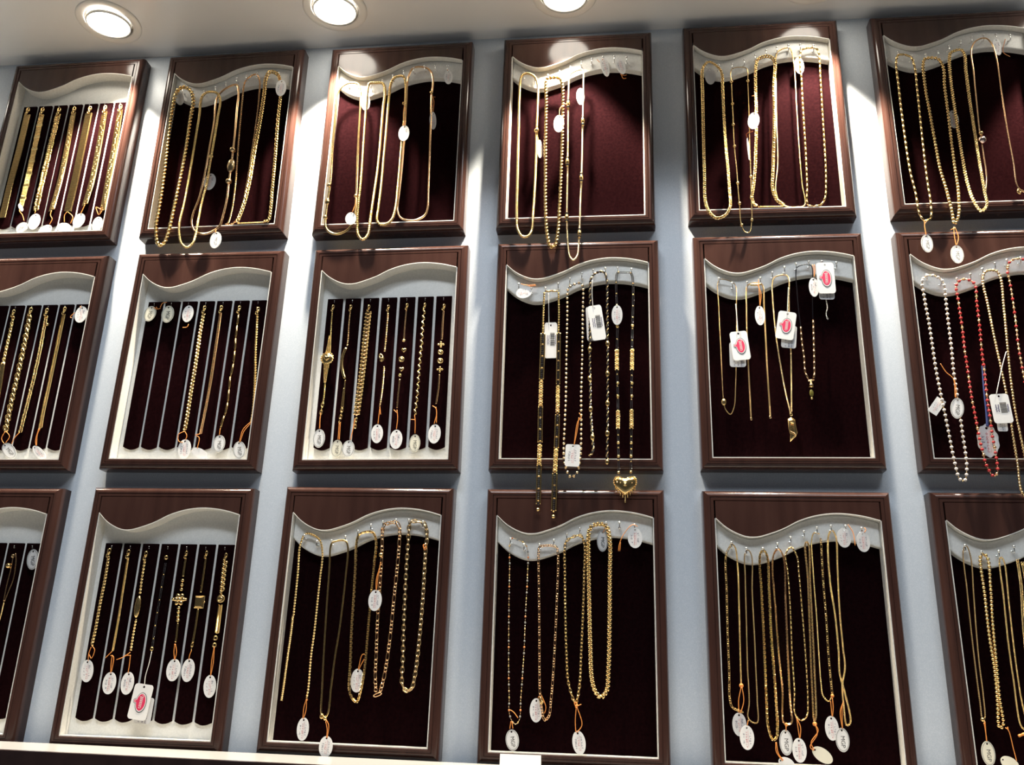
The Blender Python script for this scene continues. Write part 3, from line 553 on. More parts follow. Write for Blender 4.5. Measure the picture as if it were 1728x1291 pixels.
((6, 1), 'necklace', 'graduated gold bead chain, second in line, top-row sixth tray', 'necklace', -9, [('chain', 'beads', 'gold', 5.6, 1, 1, [52.7, 248.5, 50.4, 201.3, 51.8, 154.8, 53.2, 101.9, 55.1, 53.9, 59.7, 17.6, 62.7, -18, 64.3, -40.8, 71.1, -28.8, 76.4, 13.4, 76.5, 56.6, 77.5, 108.2, 78.8, 161, 79.9, 207.4, 82.1, 238.7, 75.8, 256.6, 56.9, 257.8])]),
((6, 1), 'necklace', 'gold rope-bead chain, third in line, top-row sixth tray', 'necklace', -9, [('chain', 'wheat', 'gold', 5.3, 1, 1, [93.9, 257.9, 90.6, 218.5, 89.8, 179.7, 89.7, 137.7, 89.8, 78, 91.7, 23.5, 97.9, -8.7, 105.1, -20.6, 113.6, -12.1, 113.9, 11.9, 113.3, 62.3, 113.6, 121.4, 114, 178.3, 115.3, 228.8, 117, 263.6, 113, 271.9, 97.3, 267.3])]),
((6, 1), 'necklace', 'thin gold snake chain with a shiny bead, fourth in line, top-row sixth tray', 'necklace', -6, [('chain', 'smooth', 'gold_red', 2.5, 0, 1, [116.5, 11.8, 121.6, 38.5, 122.5, 78.5, 122.7, 102.5, 122.5, 123, 124.8, 168.4, 128.1, 230.4, 130.9, 276, 141.8, 291.5, 154.8, 294.2, 162.2, 284.1, 165.8, 259.8, 164.7, 197, 163.1, 121, 163.6, 62, 164.1, 18.8, 173.6, 9.6]), ('bead', 'ball', 'rose', 13.2, 0, 1, [123.2, 103.6]), ('bead', 'ball', 'gold', 7.8, 0, 1, [123, 115.5]), ('clasp', 'ring', 'gold', 8.8, 0, 1, [163.6, 11.7])]),
((1, 2), 'bracelet', 'gold curb bracelet widening to a flat plate, first in view, middle-row first tray', 'bracelet', 9.5, [('chain', 'curb', 'gold', 7.4, 0, 1, [81.8, 247.2, 82.2, 220.4, 82.4, 190.2, 82.7, 167]), ('plate', 'plate', 'gold', 8.6, 0, 1, [82.7, 167, 85.4, 134.3, 87.9, 102.1]), ('clasp', 'mclasp', 'gold', 8.9, 0, 1, [80.8, 251.6])]),
((1, 2), 'bracelet', 'heavy gold curb bracelet, second in view, middle-row first tray', 'bracelet', 9.5, [('chain', 'curb', 'gold', 11.9, 0, 1, [110.9, 248.9, 112.8, 196.5, 113, 143.8, 112.4, 95.6, 113.5, 48.3]), ('clasp', 'mclasp', 'gold', 10.2, 0, 1, [111.1, 253.8])]),
((1, 2), 'bracelet', 'knotted nugget gold bracelet, third in view, middle-row first tray', 'bracelet', 9.5, [('chain', 'nugget', 'gold', 7.2, 0, 1, [140.7, 247.8, 142.6, 189.4, 142.5, 137.1, 140.7, 85.9, 139.1, 46.7]), ('clasp', 'mclasp', 'gold', 9.5, 0, 1, [140.1, 252.6]), ('charm', 'ball', 'gold', 6, 0, 1, [146.3, 231.1])]),
((1, 2), 'bracelet', 'flat mesh gold bracelet, fourth in view, middle-row first tray', 'bracelet', 9.5, [('chain', 'meshband', 'gold', 7.5, 0, 1, [171.5, 249.7, 171.6, 185.7, 171.7, 130.3, 171.3, 79.5, 172.2, 52.9]), ('clasp', 'mclasp', 'gold', 9.4, 0, 1, [171.6, 254.4])]),
((2, 2), 'bracelet', 'braided gold bracelet, fourth strip, middle-row second tray', 'bracelet', 9.5, [('chain', 'wheat', 'gold', 7.2, 0, 1, [110, 246.3, 109.2, 210.6, 109.9, 165.2, 109.5, 117.6, 109.7, 71, 109.2, 46.6]), ('clasp', 'mclasp', 'gold', 9, 0, 1, [110.1, 250.9])]),
((2, 2), 'bracelet', 'flat double-row gold bracelet, fifth strip, middle-row second tray', 'bracelet', 9.5, [('chain', 'meshband', 'gold_red', 5.3, 0, 1, [138.6, 246.2, 139.2, 190.7, 139.3, 126.9, 137.5, 77.2, 135.8, 42.1]), ('clasp', 'mclasp', 'gold', 9, 0, 1, [138.7, 250.8])]),
((2, 2), 'bracelet', 'wavy gold bar bracelet, sixth strip, middle-row second tray', 'bracelet', 9.5, [('chain', 'longbars', 'gold', 4, 0, 1, [169.8, 245.3, 170, 226.2, 170.6, 203.3, 172.2, 180.7, 172.5, 152, 171.1, 133, 172.1, 111.1, 172, 83.3, 168.8, 63.4, 166.9, 51.2]), ('clasp', 'mclasp', 'gold', 8.9, 0, 1, [169.5, 250])]),
((2, 2), 'bracelet', 'thin gold rope bracelet by the frame, seventh strip, middle-row second tray', 'bracelet', 9.5, [('chain', 'rope', 'gold', 4.6, 0, 1, [201.6, 242.6, 204, 212.7, 206.3, 183.6, 210.7, 145.4, 214.1, 107.9, 215.7, 77.1, 214.8, 58.8]), ('clasp', 'mclasp', 'gold', 8.9, 0, 1, [201.4, 247.2])]),
((3, 2), 'bracelet', 'gold filigree bracelet shaped like a watch, first strip, middle-row third tray', 'bracelet', 9.5, [('chain', 'twist', 'gold', 2.8, 0, 1, [19.9, 246.1, 20.2, 223.9, 21.2, 202.9]), ('motif', 'filigree', 'gold', 12.2, 0, 1, [20.6, 202.9, 20.3, 182.2, 19.6, 164.2, 19.3, 141.3, 19.4, 124.2]), ('medallion', 'medal', 'gold', 19.5, 0, 1, [19.6, 164.2]), ('chain', 'twist', 'gold', 2.7, 0, 1, [19.1, 124.2, 19.5, 107.2, 18.8, 92]), ('chain', 'cable', 'gold', 5.4, 0, 1, [18.8, 92, 17.6, 79.8, 16.7, 67.7]), ('clasp', 'mclasp', 'gold', 7.5, 0, 1, [20.3, 250])]),
((3, 2), 'bracelet', 'gold bracelet with curved bar and double chain, second strip, middle-row third tray', 'bracelet', 9.5, [('chain', 'twist', 'gold_red', 2.8, 0, 1, [49.4, 245.3, 48.9, 220, 49.6, 197.5, 49.1, 184.8]), ('bar', 'smooth', 'gold', 4.9, 0, 1, [48.3, 183.2, 44.1, 169.1, 43.4, 156.5, 46.6, 140.8, 51.1, 129.9]), ('chain', 'smooth', 'gold', 2.1, 0, 1, [50.8, 129.9, 51.1, 116, 51.5, 84]), ('chain', 'smooth', 'gold', 2.1, 0, 1, [49.9, 116.6, 48.8, 84]), ('chain', 'cable', 'gold', 5.9, 0, 1, [49.9, 82.5, 49.2, 70.4, 47, 61.4]), ('clasp', 'mclasp', 'gold', 7.4, 0, 1, [49.5, 249.2])]),
((3, 2), 'bracelet', 'wide gold panther-link bracelet, third strip, middle-row third tray', 'bracelet', 9.5, [('chain', 'panther', 'gold', 10.9, 0, 1, [79.1, 244.5, 78, 200.1, 77.3, 155.9, 75.6, 109.5, 73.6, 71.7]), ('chain', 'cable', 'gold', 4.7, 0, 1, [73.7, 67.2, 73.3, 50.7]), ('clasp', 'mclasp', 'gold', 7.4, 0, 1, [79.1, 248.4])]),
((3, 2), 'bracelet', 'slim gold bracelet with knot motif, fourth strip, middle-row third tray', 'bracelet', 9.5, [('chain', 'twist', 'gold_red', 3.3, 0, 1, [110.7, 243.7, 110.8, 212.1, 110.2, 174.1]), ('knot', 'torus2', 'gold', 10.8, 0, 1, [106.7, 164.1]), ('chain', 'twist', 'gold_red', 3, 0, 1, [111.3, 150.6, 111.2, 118.2, 109.2, 84.8]), ('clasp', 'mclasp', 'gold', 7.4, 0, 1, [110.8, 247.6])]),
((3, 2), 'bracelet', 'slim gold bracelet with heart and oval motifs, fifth strip, middle-row third tray', 'bracelet', 9.5, [('chain', 'smooth', 'gold_red', 2.7, 0, 1, [140.5, 245.6, 139.8, 217.8, 139.8, 195.6]), ('motif', 'ovalring', 'gold', 5.4, 0, 1, [140, 192.4]), ('motif', 'heart', 'gold', 8.4, 0, 1, [141.3, 176]), ('motif', 'ovalring', 'gold', 9.6, 0, 1, [138.4, 161]), ('motif', 'heart', 'gold', 8.3, 0, 1, [139.5, 144.5]), ('motif', 'ovalring', 'gold', 5.4, 0, 1, [137.7, 135]), ('chain', 'smooth', 'gold_red', 2.7, 0, 1, [137.4, 130.1, 136.7, 105.6, 136.2, 81.5]), ('clasp', 'mclasp', 'gold', 7.3, 0, 1, [140.9, 249.4])]),
((3, 2), 'bracelet', 'gold bracelet of twisted leaf links, sixth strip, middle-row third tray', 'bracelet', 9.5, [('chain', 'leafs', 'gold', 5.9, 0, 1, [169.3, 246.5, 168.5, 217.2, 168.3, 185.5, 167.1, 154.3, 166.7, 129.6, 166.3, 102.2, 164.4, 70.7]), ('clasp', 'mclasp', 'gold', 6.7, 0, 1, [169.7, 250])]),
((3, 2), 'bracelet', 'gold bracelet with two round and two cross motifs, seventh strip, middle-row third tray', 'bracelet', 9.5, [('chain', 'smooth', 'gold_red', 3.3, 0, 1, [200.4, 243, 200.1, 216.4, 200.1, 192.7]), ('motif', 'cross', 'gold', 11.3, 0, 1, [199.3, 184.5]), ('motif', 'ovalring', 'gold', 8.9, 0, 1, [199.3, 171.7]), ('motif', 'ovalring', 'gold', 9.5, 0, 1, [199.5, 157.4]), ('motif', 'cross', 'gold', 10.6, 0, 1, [199.6, 143.2]), ('chain', 'smooth', 'gold_red', 2.9, 0, 1, [199.1, 136.8, 198.8, 113.9, 196.3, 87.4]), ('clasp', 'mclasp', 'gold', 7.2, 0, 1, [200.4, 246.9])]),
((4, 2), 'necklace', 'long black-bead and gold ladder necklace with two loose ends, middle-row fourth tray', 'necklace', -9, [('chain', 'bars', 'gold', 3.5, 0, 1, [62.2, 262.5, 70.9, 263, 81.3, 262.8]), ('chain', 'twist', 'gold', 3.5, 0, 1, [60.9, 261.3, 60.2, 229.3, 60.2, 195.9]), ('chain', 'ladder', 'gold', 7.5, 0, 1, [60.2, 195.9, 60.1, 152.2, 59.5, 116.4]), ('chain', 'ladder', 'gold', 7.3, 0, 1, [59.3, 79.5, 59.3, 50.2, 59.7, 19.5]), ('chain', 'ladder', 'gold', 7.1, 0, 1, [59, -9, 59.1, -40.4, 59.1, -71.3]), ('tube', 'ornate', 'gold', 8, 0, 1, [59.5, 117.1, 59.4, 77.8]), ('tube', 'ornate', 'gold', 7.8, 0, 1, [59.7, 19.5, 59.1, -10.7]), ('drop', 'ball', 'gold', 5.8, 0, 1, [59, -76.8]), ('chain', 'twist', 'gold', 3.4, 0, 1, [82.8, 260.9, 83.9, 228.9, 84.1, 195.6]), ('chain', 'ladder', 'gold', 6.1, 0, 1, [84.1, 195.6, 84.4, 155.5, 84.5, 109.2]), ('chain', 'ladder', 'gold', 7.2, 0, 1, [84.5, 67.3, 84, 36.5, 83.4, 11.1]), ('chain', 'ladder', 'gold', 7.7, 0, 1, [82, -20.5, 81.6, -53.3, 81.1, -80.7]), ('tube', 'ornate', 'gold', 7.3, 0, 1, [84.5, 109.2, 84.5, 67.3]), ('tube', 'ornate', 'gold', 7.8, 0, 1, [83.4, 12.2, 82.3, -21.2]), ('drop', 'ball', 'gold', 5.7, 0, 1, [80.9, -86.5])]),
((4, 2), 'necklace', 'necklace of champagne faceted beads with dark spacers, middle-row fourth tray', 'necklace', -9, [('chain', 'beads2', 'champagne', 4.5, 1, 1, [97.6, 266.3, 96.8, 221.3, 96.4, 166.2, 96.3, 95.1, 95, 43.3, 94.2, 9.5, 96.4, -12.2, 105, -29.6, 113.3, -23.6, 118, -3.8, 119.3, 43.3, 118.9, 95, 120, 166, 120, 220.9, 119, 272.7, 114.1, 275.5, 100.3, 270.1])]),
((4, 2), 'necklace', 'dark and gold twisted necklace with gold clusters, middle-row fourth tray', 'necklace', -8, [('chain', 'duo', 'antique', 4.2, 0, 1, [130.8, 1.5, 136.3, 9.9, 135.6, 26.7, 132.8, 67.5, 132, 112.8, 131.1, 166.2, 131.5, 228.6, 133, 284.3, 141.6, 293.3, 152, 293.9, 156.1, 284.6, 157.1, 231.9, 157.6, 166, 157.5, 95.1, 157.3, 43.6, 156.6, -3.3]), ('cluster', 'oval', 'gold', 6.4, 0, 1.5, [157.6, 175]), ('cluster', 'oval', 'gold', 6.3, 0, 1.5, [157.5, 127.4]), ('cluster', 'oval', 'gold', 6.2, 0, 1.5, [157.4, 81.3]), ('cluster', 'oval', 'gold', 6.2, 0, 1.5, [157, 35.8]), ('cluster', 'oval', 'gold', 6.4, 0, 1.5, [131.1, 166.2]), ('cluster', 'oval', 'gold', 6.3, 0, 1.5, [131.3, 119.8]), ('cluster', 'oval', 'gold', 6.2, 0, 1.5, [132.8, 72.7]), ('cluster', 'oval', 'gold', 6.2, 0, 1.5, [135.6, 30.1]), ('drop', 'oval', 'gold', 5.8, 0, 1.4, [156.6, -6.6])]),
((4, 2), 'necklace', 'black-bead necklace with gold plaques and heart pendant, middle-row fourth tray', 'necklace', -10, [('chain', 'blackgold', 'black', 4.5, 0, 1, [173.2, -21.8, 172.7, 9.5, 172.4, 60, 172.2, 94.4, 171.2, 150.7, 172.2, 201.3, 171.7, 238.2, 171.3, 285.2, 173.4, 291.6, 183, 291.4, 193.3, 290.4, 195.9, 282, 196.1, 237.7, 194.7, 200.9, 193.4, 150.5, 192.2, 94.3, 191.4, 53.2, 190.9, 9.6, 190, -21.7]), ('plaque', 'ornate', 'gold', 7.3, 0, 1, [171.3, 165, 171.1, 132.3]), ('plaque', 'ornate', 'gold', 7.1, 0, 1, [172.4, 70.3, 172.3, 42.4]), ('plaque', 'ornate', 'gold', 7.2, 0, 1, [193.9, 165.5, 193.2, 132.1]), ('plaque', 'ornate', 'gold', 7.1, 0, 1, [191.9, 71.6, 191.6, 42.4]), ('spacer', 'ball', 'gold', 5, 0, 1, [172.2, 201.3]), ('spacer', 'ball', 'gold', 4.9, 0, 1, [172.3, 111.8]), ('spacer', 'ball', 'gold', 4.9, 0, 1, [172.2, 91.6]), ('spacer', 'ball', 'gold', 4.8, 0, 1, [172.5, 21.2]), ('spacer', 'ball', 'gold', 4.8, 0, 1, [172.7, 1.2]), ('spacer', 'ball', 'gold', 5, 0, 1, [194.7, 202.8]), ('spacer', 'ball', 'gold', 4.9, 0, 1, [193, 111.7]), ('spacer', 'ball', 'gold', 4.9, 0, 1, [192.5, 91.6]), ('spacer', 'ball', 'gold', 4.8, 0, 1, [191.1, 21.2]), ('spacer', 'ball', 'gold', 4.8, 0, 1, [190.5, 1.3]), ('spacer', 'ball', 'gold', 4.8, 0, 1, [172.8, -22.8]), ('spacer', 'ball', 'gold', 4.8, 0, 1, [190, -21.7]), ('pendant', 'heartpend', 'gold', 35.4, 0, 1, [181.9, -40.7])]),
((5, 2), 'necklace', 'very thin dark chain with one bead, first in line, middle-row fifth tray', 'necklace', 0, [('chain', 'twist', 'dark_gold', 1.5, 1, 1, [19, 275.3, 17.7, 231.6, 17.8, 178.1, 17.8, 132.4, 18.5, 81.4, 20.9, 70.4, 27, 63.9, 32.8, 75.1, 36.4, 106.6, 39.6, 151.6, 43.8, 231.1, 44.4, 266.8, 41, 272.7, 23.4, 278.7]), ('bead', 'oval', 'gold', 7, 0, 1.5, [18.5, 82.1])]),
((5, 2), 'necklace', 'thin gold chain with open hanging ends, second in line, middle-row fifth tray', 'necklace', 0, [('chain', 'wheat', 'dark_gold', 2.4, 0, 1, [55.8, 57.9, 56.1, 84.4, 56.3, 132, 56.9, 180.8, 58.7, 230.8, 61.1, 264.7, 65.3, 269.8, 82.1, 270.1, 84.8, 264.2, 84.3, 230.3, 83.7, 180.4, 82.9, 131.7, 82.9, 84.2, 82.9, 60.9]), ('ring', 'ring', 'antique', 4.1, 0, 1, [56, 56.3]), ('ring', 'ring', 'antique', 4.6, 0, 1, [82.8, 59]), ('clasp', 'smooth', 'gold', 3.7, 0, 1, [65.2, 268.1, 74.4, 267.9, 83, 269])]),
((5, 2), 'necklace', 'thin gold chain with wing pendant, third in line, middle-row fifth tray', 'necklace', 0, [('chain', 'wheat', 'antique', 2.4, 0, 1, [111.4, 64.8, 105.9, 102.9, 102.3, 138, 99.2, 180.2, 97.8, 230, 99.3, 272.4, 103.1, 280.2, 119.4, 283.3, 123, 278.7, 121.4, 246.4, 119.1, 203, 118.3, 157.1, 116, 115.5, 113, 66.9]), ('ring', 'ring', 'gold', 5.7, 0, 1, [111.9, 62.9]), ('pendant', 'wing', 'gold', 17.1, 0, 1, [111.1, 39.3])]),
((5, 2), 'necklace', 'dark thread necklace with bars and bell pendant, fourth in line, middle-row fifth tray', 'necklace', 0, [('chain', 'smooth', 'black', 1.5, 0, 1, [135.2, 199.4, 134.3, 216, 133.9, 252.9, 135.6, 293.2, 138.9, 297.3, 154, 300.4, 158.2, 296.8, 155.8, 252.4, 153.5, 210.6]), ('chain', 'bars', 'gold_red', 3.5, 0, 1, [135.2, 199.4, 135, 176.4, 136.3, 153.7, 137.1, 124.8, 143, 114.6, 147.7, 120, 149.7, 137.5, 152, 176.2, 153.7, 209]), ('pendant', 'bell', 'gold', 7.5, 0, 1, [143, 107.4]), ('stone', 'oval', 'olive', 5.8, 0, 2.0, [142.6, 94.8]), ('bead', 'ball', 'gold', 4, 0, 1, [142.3, 87])]),
((5, 2), 'necklace', 'short pale chain hanging below brand tag, fifth in line, middle-row fifth tray', 'necklace', 2, [('chain', 'twist', 'silver', 2.1, 0, 1, [176.8, 252.9, 175.4, 242.8, 176.1, 229.4, 173.5, 219.4, 174.6, 211.1]), ('ring', 'ring', 'silver', 3.5, 0, 1, [174.9, 211.1])]),
((6, 2), 'necklace', 'white pearl bead necklace, first in line, middle-row sixth tray', 'necklace', -9, [('chain', 'pearls', 'pearl', 4.8, 1, 1, [11.1, 267.8, 10.2, 237.3, 12.1, 199.8, 13, 159.6, 13.9, 123.5, 16.1, 91.3, 18.9, 53.4, 21, 22.3, 23, -8.3, 27.2, -31.7, 32.6, -33.5, 37.6, -17.2, 38.6, 4, 38.1, 34.7, 38.2, 59.7, 37.6, 97.7, 37.2, 123.4, 38.5, 159.4, 38.8, 199.4, 39.5, 236.8, 39.7, 259.3, 34.9, 269.4, 20.3, 274.6])]),
((6, 2), 'necklace', 'red bead necklace with gold beads, second in line, middle-row sixth tray', 'necklace', -9, [('chain', 'reds', 'red', 4.7, 1, 1, [57.8, 260, 56.6, 229.7, 56.8, 189.2, 56.1, 159.3, 56.4, 126.6, 56.6, 88.1, 58.2, 53.4, 59.5, 25.6, 61.4, 7.2, 64.3, -14, 70.9, -26.8, 76.2, -22.3, 77.8, 4.3, 76.8, 28.7, 77.2, 53.5, 77, 84.9, 78.3, 116.8, 78.9, 155.8, 80.7, 192.2, 81.5, 229.4, 81.8, 260.3, 69.2, 267.4])]),
((6, 2), 'necklace', 'bronze-gold bead necklace, third in line, middle-row sixth tray', 'necklace', -9, [('chain', 'beads', 'antique', 4.4, 1, 1, [94.8, 268.7, 96.3, 222.4, 98.5, 172.1, 101.7, 119.9, 103.8, 72.3, 103.5, 28.8, 104, -7.6, 104.2, -49.3, 109, -53.9, 113.5, -37.4, 115, -7.5, 113.2, 28.9, 111.4, 66, 111.8, 110.3, 114.6, 168.7, 117.4, 222.1, 119.2, 268.2, 114.8, 279.8, 100.7, 279.4])]),
((6, 2), 'necklace', 'red and gold bead necklace last in view, fourth in line, middle-row sixth tray', 'necklace', -8, [('chain', 'redgold', 'red', 4.4, 1, 1, [131.8, 285.9, 131.7, 253, 131.1, 205.5, 129.4, 162.4, 129.8, 129.8, 131.4, 85.2, 133.1, 38.4, 139.7, 26.2, 146.6, 44.6, 150.7, 100.9, 153.9, 181.9, 157.2, 256, 157.8, 287.1, 154.4, 298.3, 139.3, 297.2])]),
((1, 3), 'bracelet', 'gold bracelet of two thin strands with a bead, fifth strip, bottom-row first tray', 'bracelet', 9.5, [('chain', 'smooth', 'gold_red', 1.8, 0, 1, [174.6, 254.1, 178.3, 240.9, 179.9, 214.7, 176.5, 198.4, 173.2, 181.6]), ('chain', 'smooth', 'gold_red', 1.8, 0, 1, [172.1, 252.4, 172.6, 230.9, 171.4, 204.8, 171.8, 181.5]), ('chain', 'ribsnake', 'gold', 3.2, 0, 1, [172.7, 180.6, 172.5, 166.2, 171.6, 150.3, 172.7, 115.9]), ('bead', 'ball', 'gold', 8.6, 0, 1, [168.6, 234.5]), ('clasp', 'ring', 'antique', 5.8, 0, 1, [172.1, 249.1])]),
((2, 3), 'bracelet', 'gold curb bracelet, first strip, bottom-row second tray', 'bracelet', 9.5, [('chain', 'curb', 'gold', 6.2, 0, 1, [19.9, 249.5, 20.5, 215.4, 19.5, 180.2, 19.2, 142.6, 17.9, 120.9]), ('clasp', 'mclasp', 'gold', 9.1, 0, 1, [19.6, 253.7])]),
((2, 3), 'bracelet', 'flat slim gold bracelet, second strip, bottom-row second tray', 'bracelet', 9.5, [('chain', 'meshband', 'gold', 4.4, 0, 1, [50.5, 248, 51, 206.3, 51.6, 155.8, 51.2, 114.1]), ('clasp', 'mclasp', 'gold', 9.1, 0, 1, [50.4, 252.2])]),
((2, 3), 'bracelet', 'slim gold bracelet with leaf motif, third strip, bottom-row second tray', 'bracelet', 9.5, [('chain', 'twist', 'gold', 4.1, 0, 1, [78.2, 246.1, 78.1, 219.6, 79, 194.7]), ('motif', 'leaf', 'gold', 10.2, 0, 3.2, [79, 177]), ('chain', 'twist', 'gold', 3.7, 0, 1, [79.2, 160.1, 78.7, 137.8, 78.7, 114.8]), ('clasp', 'mclasp', 'gold', 9, 0, 1, [78.3, 250.3])]),
((2, 3), 'bracelet', 'black and gold bead bracelet, fourth strip, bottom-row second tray', 'bracelet', 9.5, [('chain', 'blackgold', 'black', 4.4, 0, 1, [111.1, 241, 110.7, 220.1, 110.4, 186.7, 109.8, 153.9, 110.5, 121.7]), ('clasp', 'ring', 'gold', 6.9, 0, 1, [111.2, 248.5]), ('clasp', 'ring', 'gold', 6, 0, 1, [110.7, 118.6])]),
((2, 3), 'bracelet', 'gold bracelet with flower motif and bead runs, fifth strip, bottom-row second tray', 'bracelet', 9.5, [('chain', 'smooth', 'gold', 3.4, 0, 1, [141.4, 249.3, 141.2, 233.4, 141.5, 220.6]), ('chain', 'beads', 'gold', 6.1, 0, 1, [141.7, 217.4, 141.8, 207.9, 142.4, 197.8]), ('motif', 'flower', 'gold', 18.9, 0, 1, [141.4, 188.6]), ('chain', 'beads', 'gold', 6.1, 0, 1, [142.1, 178, 142.6, 168.6, 143.6, 157.8]), ('chain', 'smooth', 'gold', 3, 0, 1, [143.5, 156.2, 144.5, 139.3, 144.4, 127.7]), ('clasp', 'mclasp', 'gold', 7.6, 0, 1, [141.3, 252.8])]),
((2, 3), 'bracelet', 'gold bracelet with square plate, sixth strip, bottom-row second tray', 'bracelet', 9.5, [('chain', 'smooth', 'gold', 3.1, 0, 1, [172.4, 249.7, 172.4, 221.1, 172.1, 198.3]), ('plate', 'square', 'gold', 14.1, 0, 1, [172.3, 185.4]), ('chain', 'smooth', 'gold', 3.3, 0, 1, [171.4, 176.4, 171.3, 152.2, 170.4, 127.7]), ('chain', 'cable', 'gold', 4.6, 0, 1, [170, 127.7, 169.8, 118.6]), ('clasp', 'mclasp', 'gold', 7.5, 0, 1, [172.5, 253.2])]),
((2, 3), 'bracelet', 'braided gold bracelet with small oval disc, seventh strip, bottom-row second tray', 'bracelet', 9.5, [('chain', 'wheat', 'gold', 8.1, 0, 1, [203, 246.9, 203.2, 221.6, 204.1, 198.9]), ('motif', 'ovalring', 'gold', 12.1, 0, 1, [204.2, 190.8]), ('chain', 'meshband', 'gold', 7.6, 0, 1, [204.4, 182.3, 204.6, 162.2, 204.8, 142.3]), ('clasp', 'ring', 'gold', 7.3, 0, 1, [204, 135.8]), ('clasp', 'ring', 'gold', 7.2, 0, 1, [203.8, 126.1]), ('clasp', 'mclasp', 'gold', 7.5, 0, 1, [202.9, 250.4])]),
((3, 3), 'necklace', 'thin gold chain with a thick tube end, first in line, bottom-row third tray', 'necklace', 0, [('chain', 'twist', 'gold', 3.3, 0, 1, [12.6, 51.8, 14.2, 74.9, 15.1, 110.1, 16.3, 145.9, 16.3, 182.3, 15.8, 225.7, 15, 266.9, 21.3, 282.1, 42.1, 274.4, 49.2, 254.8, 49.6, 217.1, 49.4, 183.1, 49.4, 146.8, 48.2, 111.1, 49, 70.3, 48.1, 55.9]), ('tube', 'ribsnake', 'gold', 4.5, 0, 1, [13.2, 51.8, 14.2, 74.9, 15.1, 110.1, 16.3, 145.9, 16.3, 165.5])]),
((3, 3), 'necklace', 'flat gold snake chain joined by a clasp, second in line, bottom-row third tray', 'necklace', -9, [('chain', 'smooth', 'gold', 2.8, 1, 1, [63.4, 263.2, 65, 231.9, 66.2, 188.8, 68, 140.8, 69.5, 105.6, 71.6, 68.2, 74.3, 37.2, 79.4, 33.1, 82.8, 38.9, 83.8, 71.5, 85.3, 111.9, 88, 147.3, 89.2, 183.3, 89.9, 226.2, 88.8, 263.6, 84.2, 271.4, 65.5, 268.3]), ('clasp', 'ring', 'gold', 6.8, 0, 1, [75.2, 34.4]), ('clasp', 'ball', 'gold', 5.5, 0, 1, [80.1, 31.8])]),
((3, 3), 'necklace', 'gold box chain with knotted thread, third in line, bottom-row third tray', 'necklace', 0, [('chain', 'boxc', 'gold', 3.7, 1, 1, [98.9, 275.3, 100.1, 233.7, 101.4, 196.6, 102.7, 148.3, 105.1, 107, 107.7, 66.6, 114.6, 56, 119.4, 54.4, 122.9, 67.1, 125.7, 87.3, 126.4, 107.6, 126.5, 131.1, 126.5, 166.9, 126.9, 209.5, 127.5, 240.5, 127.2, 274.5, 120.3, 285.9, 101.5, 282.4])]),
((3, 3), 'necklace', 'gold figaro chain, fourth in line, bottom-row third tray', 'necklace', 0, [('chain', 'figaro', 'gold_red', 6.2, 1, 1, [136.1, 292.8, 137.2, 259.5, 137.9, 228.3, 138.5, 194.4, 138.8, 161.2, 140.7, 119.8, 142.4, 85, 146.4, 64.5, 149.8, 68, 153.9, 85.4, 157.1, 114.4, 159, 149.8, 159.9, 185.8, 161, 225.6, 161.7, 266.2, 159.6, 294.2, 154.2, 300.5, 139, 297.1]), ('clasp', 'ball', 'gold', 7.1, 0, 1, [136.8, 253.2])]),
((3, 3), 'necklace', 'open-link gold chain tied with thread, fifth in line, bottom-row third tray', 'necklace', 0, [('chain', 'cable', 'antique', 6.8, 1, 1, [175, 296.6, 174.6, 275.9, 174.8, 229, 175.8, 186.2, 177.3, 144.4, 179, 109.3, 180.7, 79.1, 186.5, 71.3, 193.4, 73.8, 197.3, 92.5, 199.3, 121.5, 200.7, 159.9, 201.2, 199, 200.9, 235.7, 200.8, 260.6, 201.1, 285.9, 196.3, 299.2, 177.9, 302.1]), ('tie', 'torus2', 'copper', 7.1, 0, 1, [199.9, 265.3])]),
((4, 3), 'necklace', 'thin chain of mixed coloured beads, first in line, bottom-row fourth tray', 'necklace', 0, [('chain', 'multi', 'champagne', 2.7, 1, 1, [19.3, 275.6, 19.8, 238.6, 20.4, 190.2, 21.7, 137.3, 23.2, 91.4, 24.7, 63.4, 24.7, 52.3, 28.1, 40, 34.2, 34.4, 39, 40.3, 40.2, 63.9, 41.5, 92, 43, 126.3, 43.8, 178.8, 45.1, 223.8, 44.4, 265.1, 39.8, 274, 31.8, 277.7, 22.3, 280.7])]),
((4, 3), 'necklace', 'gold figaro chain with knotted end, second in line, bottom-row fourth tray', 'necklace', 0, [('chain', 'figaro', 'gold_red', 4.1, 1, 1, [60.3, 263.8, 61.2, 224, 62.7, 179.2, 64.2, 121.1, 65.7, 75.9, 67.5, 62, 72.9, 41.5, 78.1, 45.8, 80.7, 65.2, 83.1, 98.9, 85.4, 150.5, 86.8, 197.5, 87.2, 261.1, 84.6, 269.3, 61.8, 269]), ('tie', 'torus2', 'gold', 7.7, 0, 1, [68, 64.8])]),
((4, 3), 'necklace', 'gold anchor-link chain, third in line, bottom-row fourth tray', 'necklace', 0, [('chain', 'cable', 'gold', 4.7, 1, 1, [97.6, 273.5, 97.4, 233.7, 98.6, 180, 100.7, 127.8, 104, 88.2, 113.4, 64, 118.2, 83, 120.6, 128.3, 122.8, 180.5, 124.1, 234.2, 124.2, 273.9, 118.6, 285.6, 100.6, 279.1]), ('tie', 'torus2', 'copper', 6.4, 0, 1, [114.5, 61.3])]),
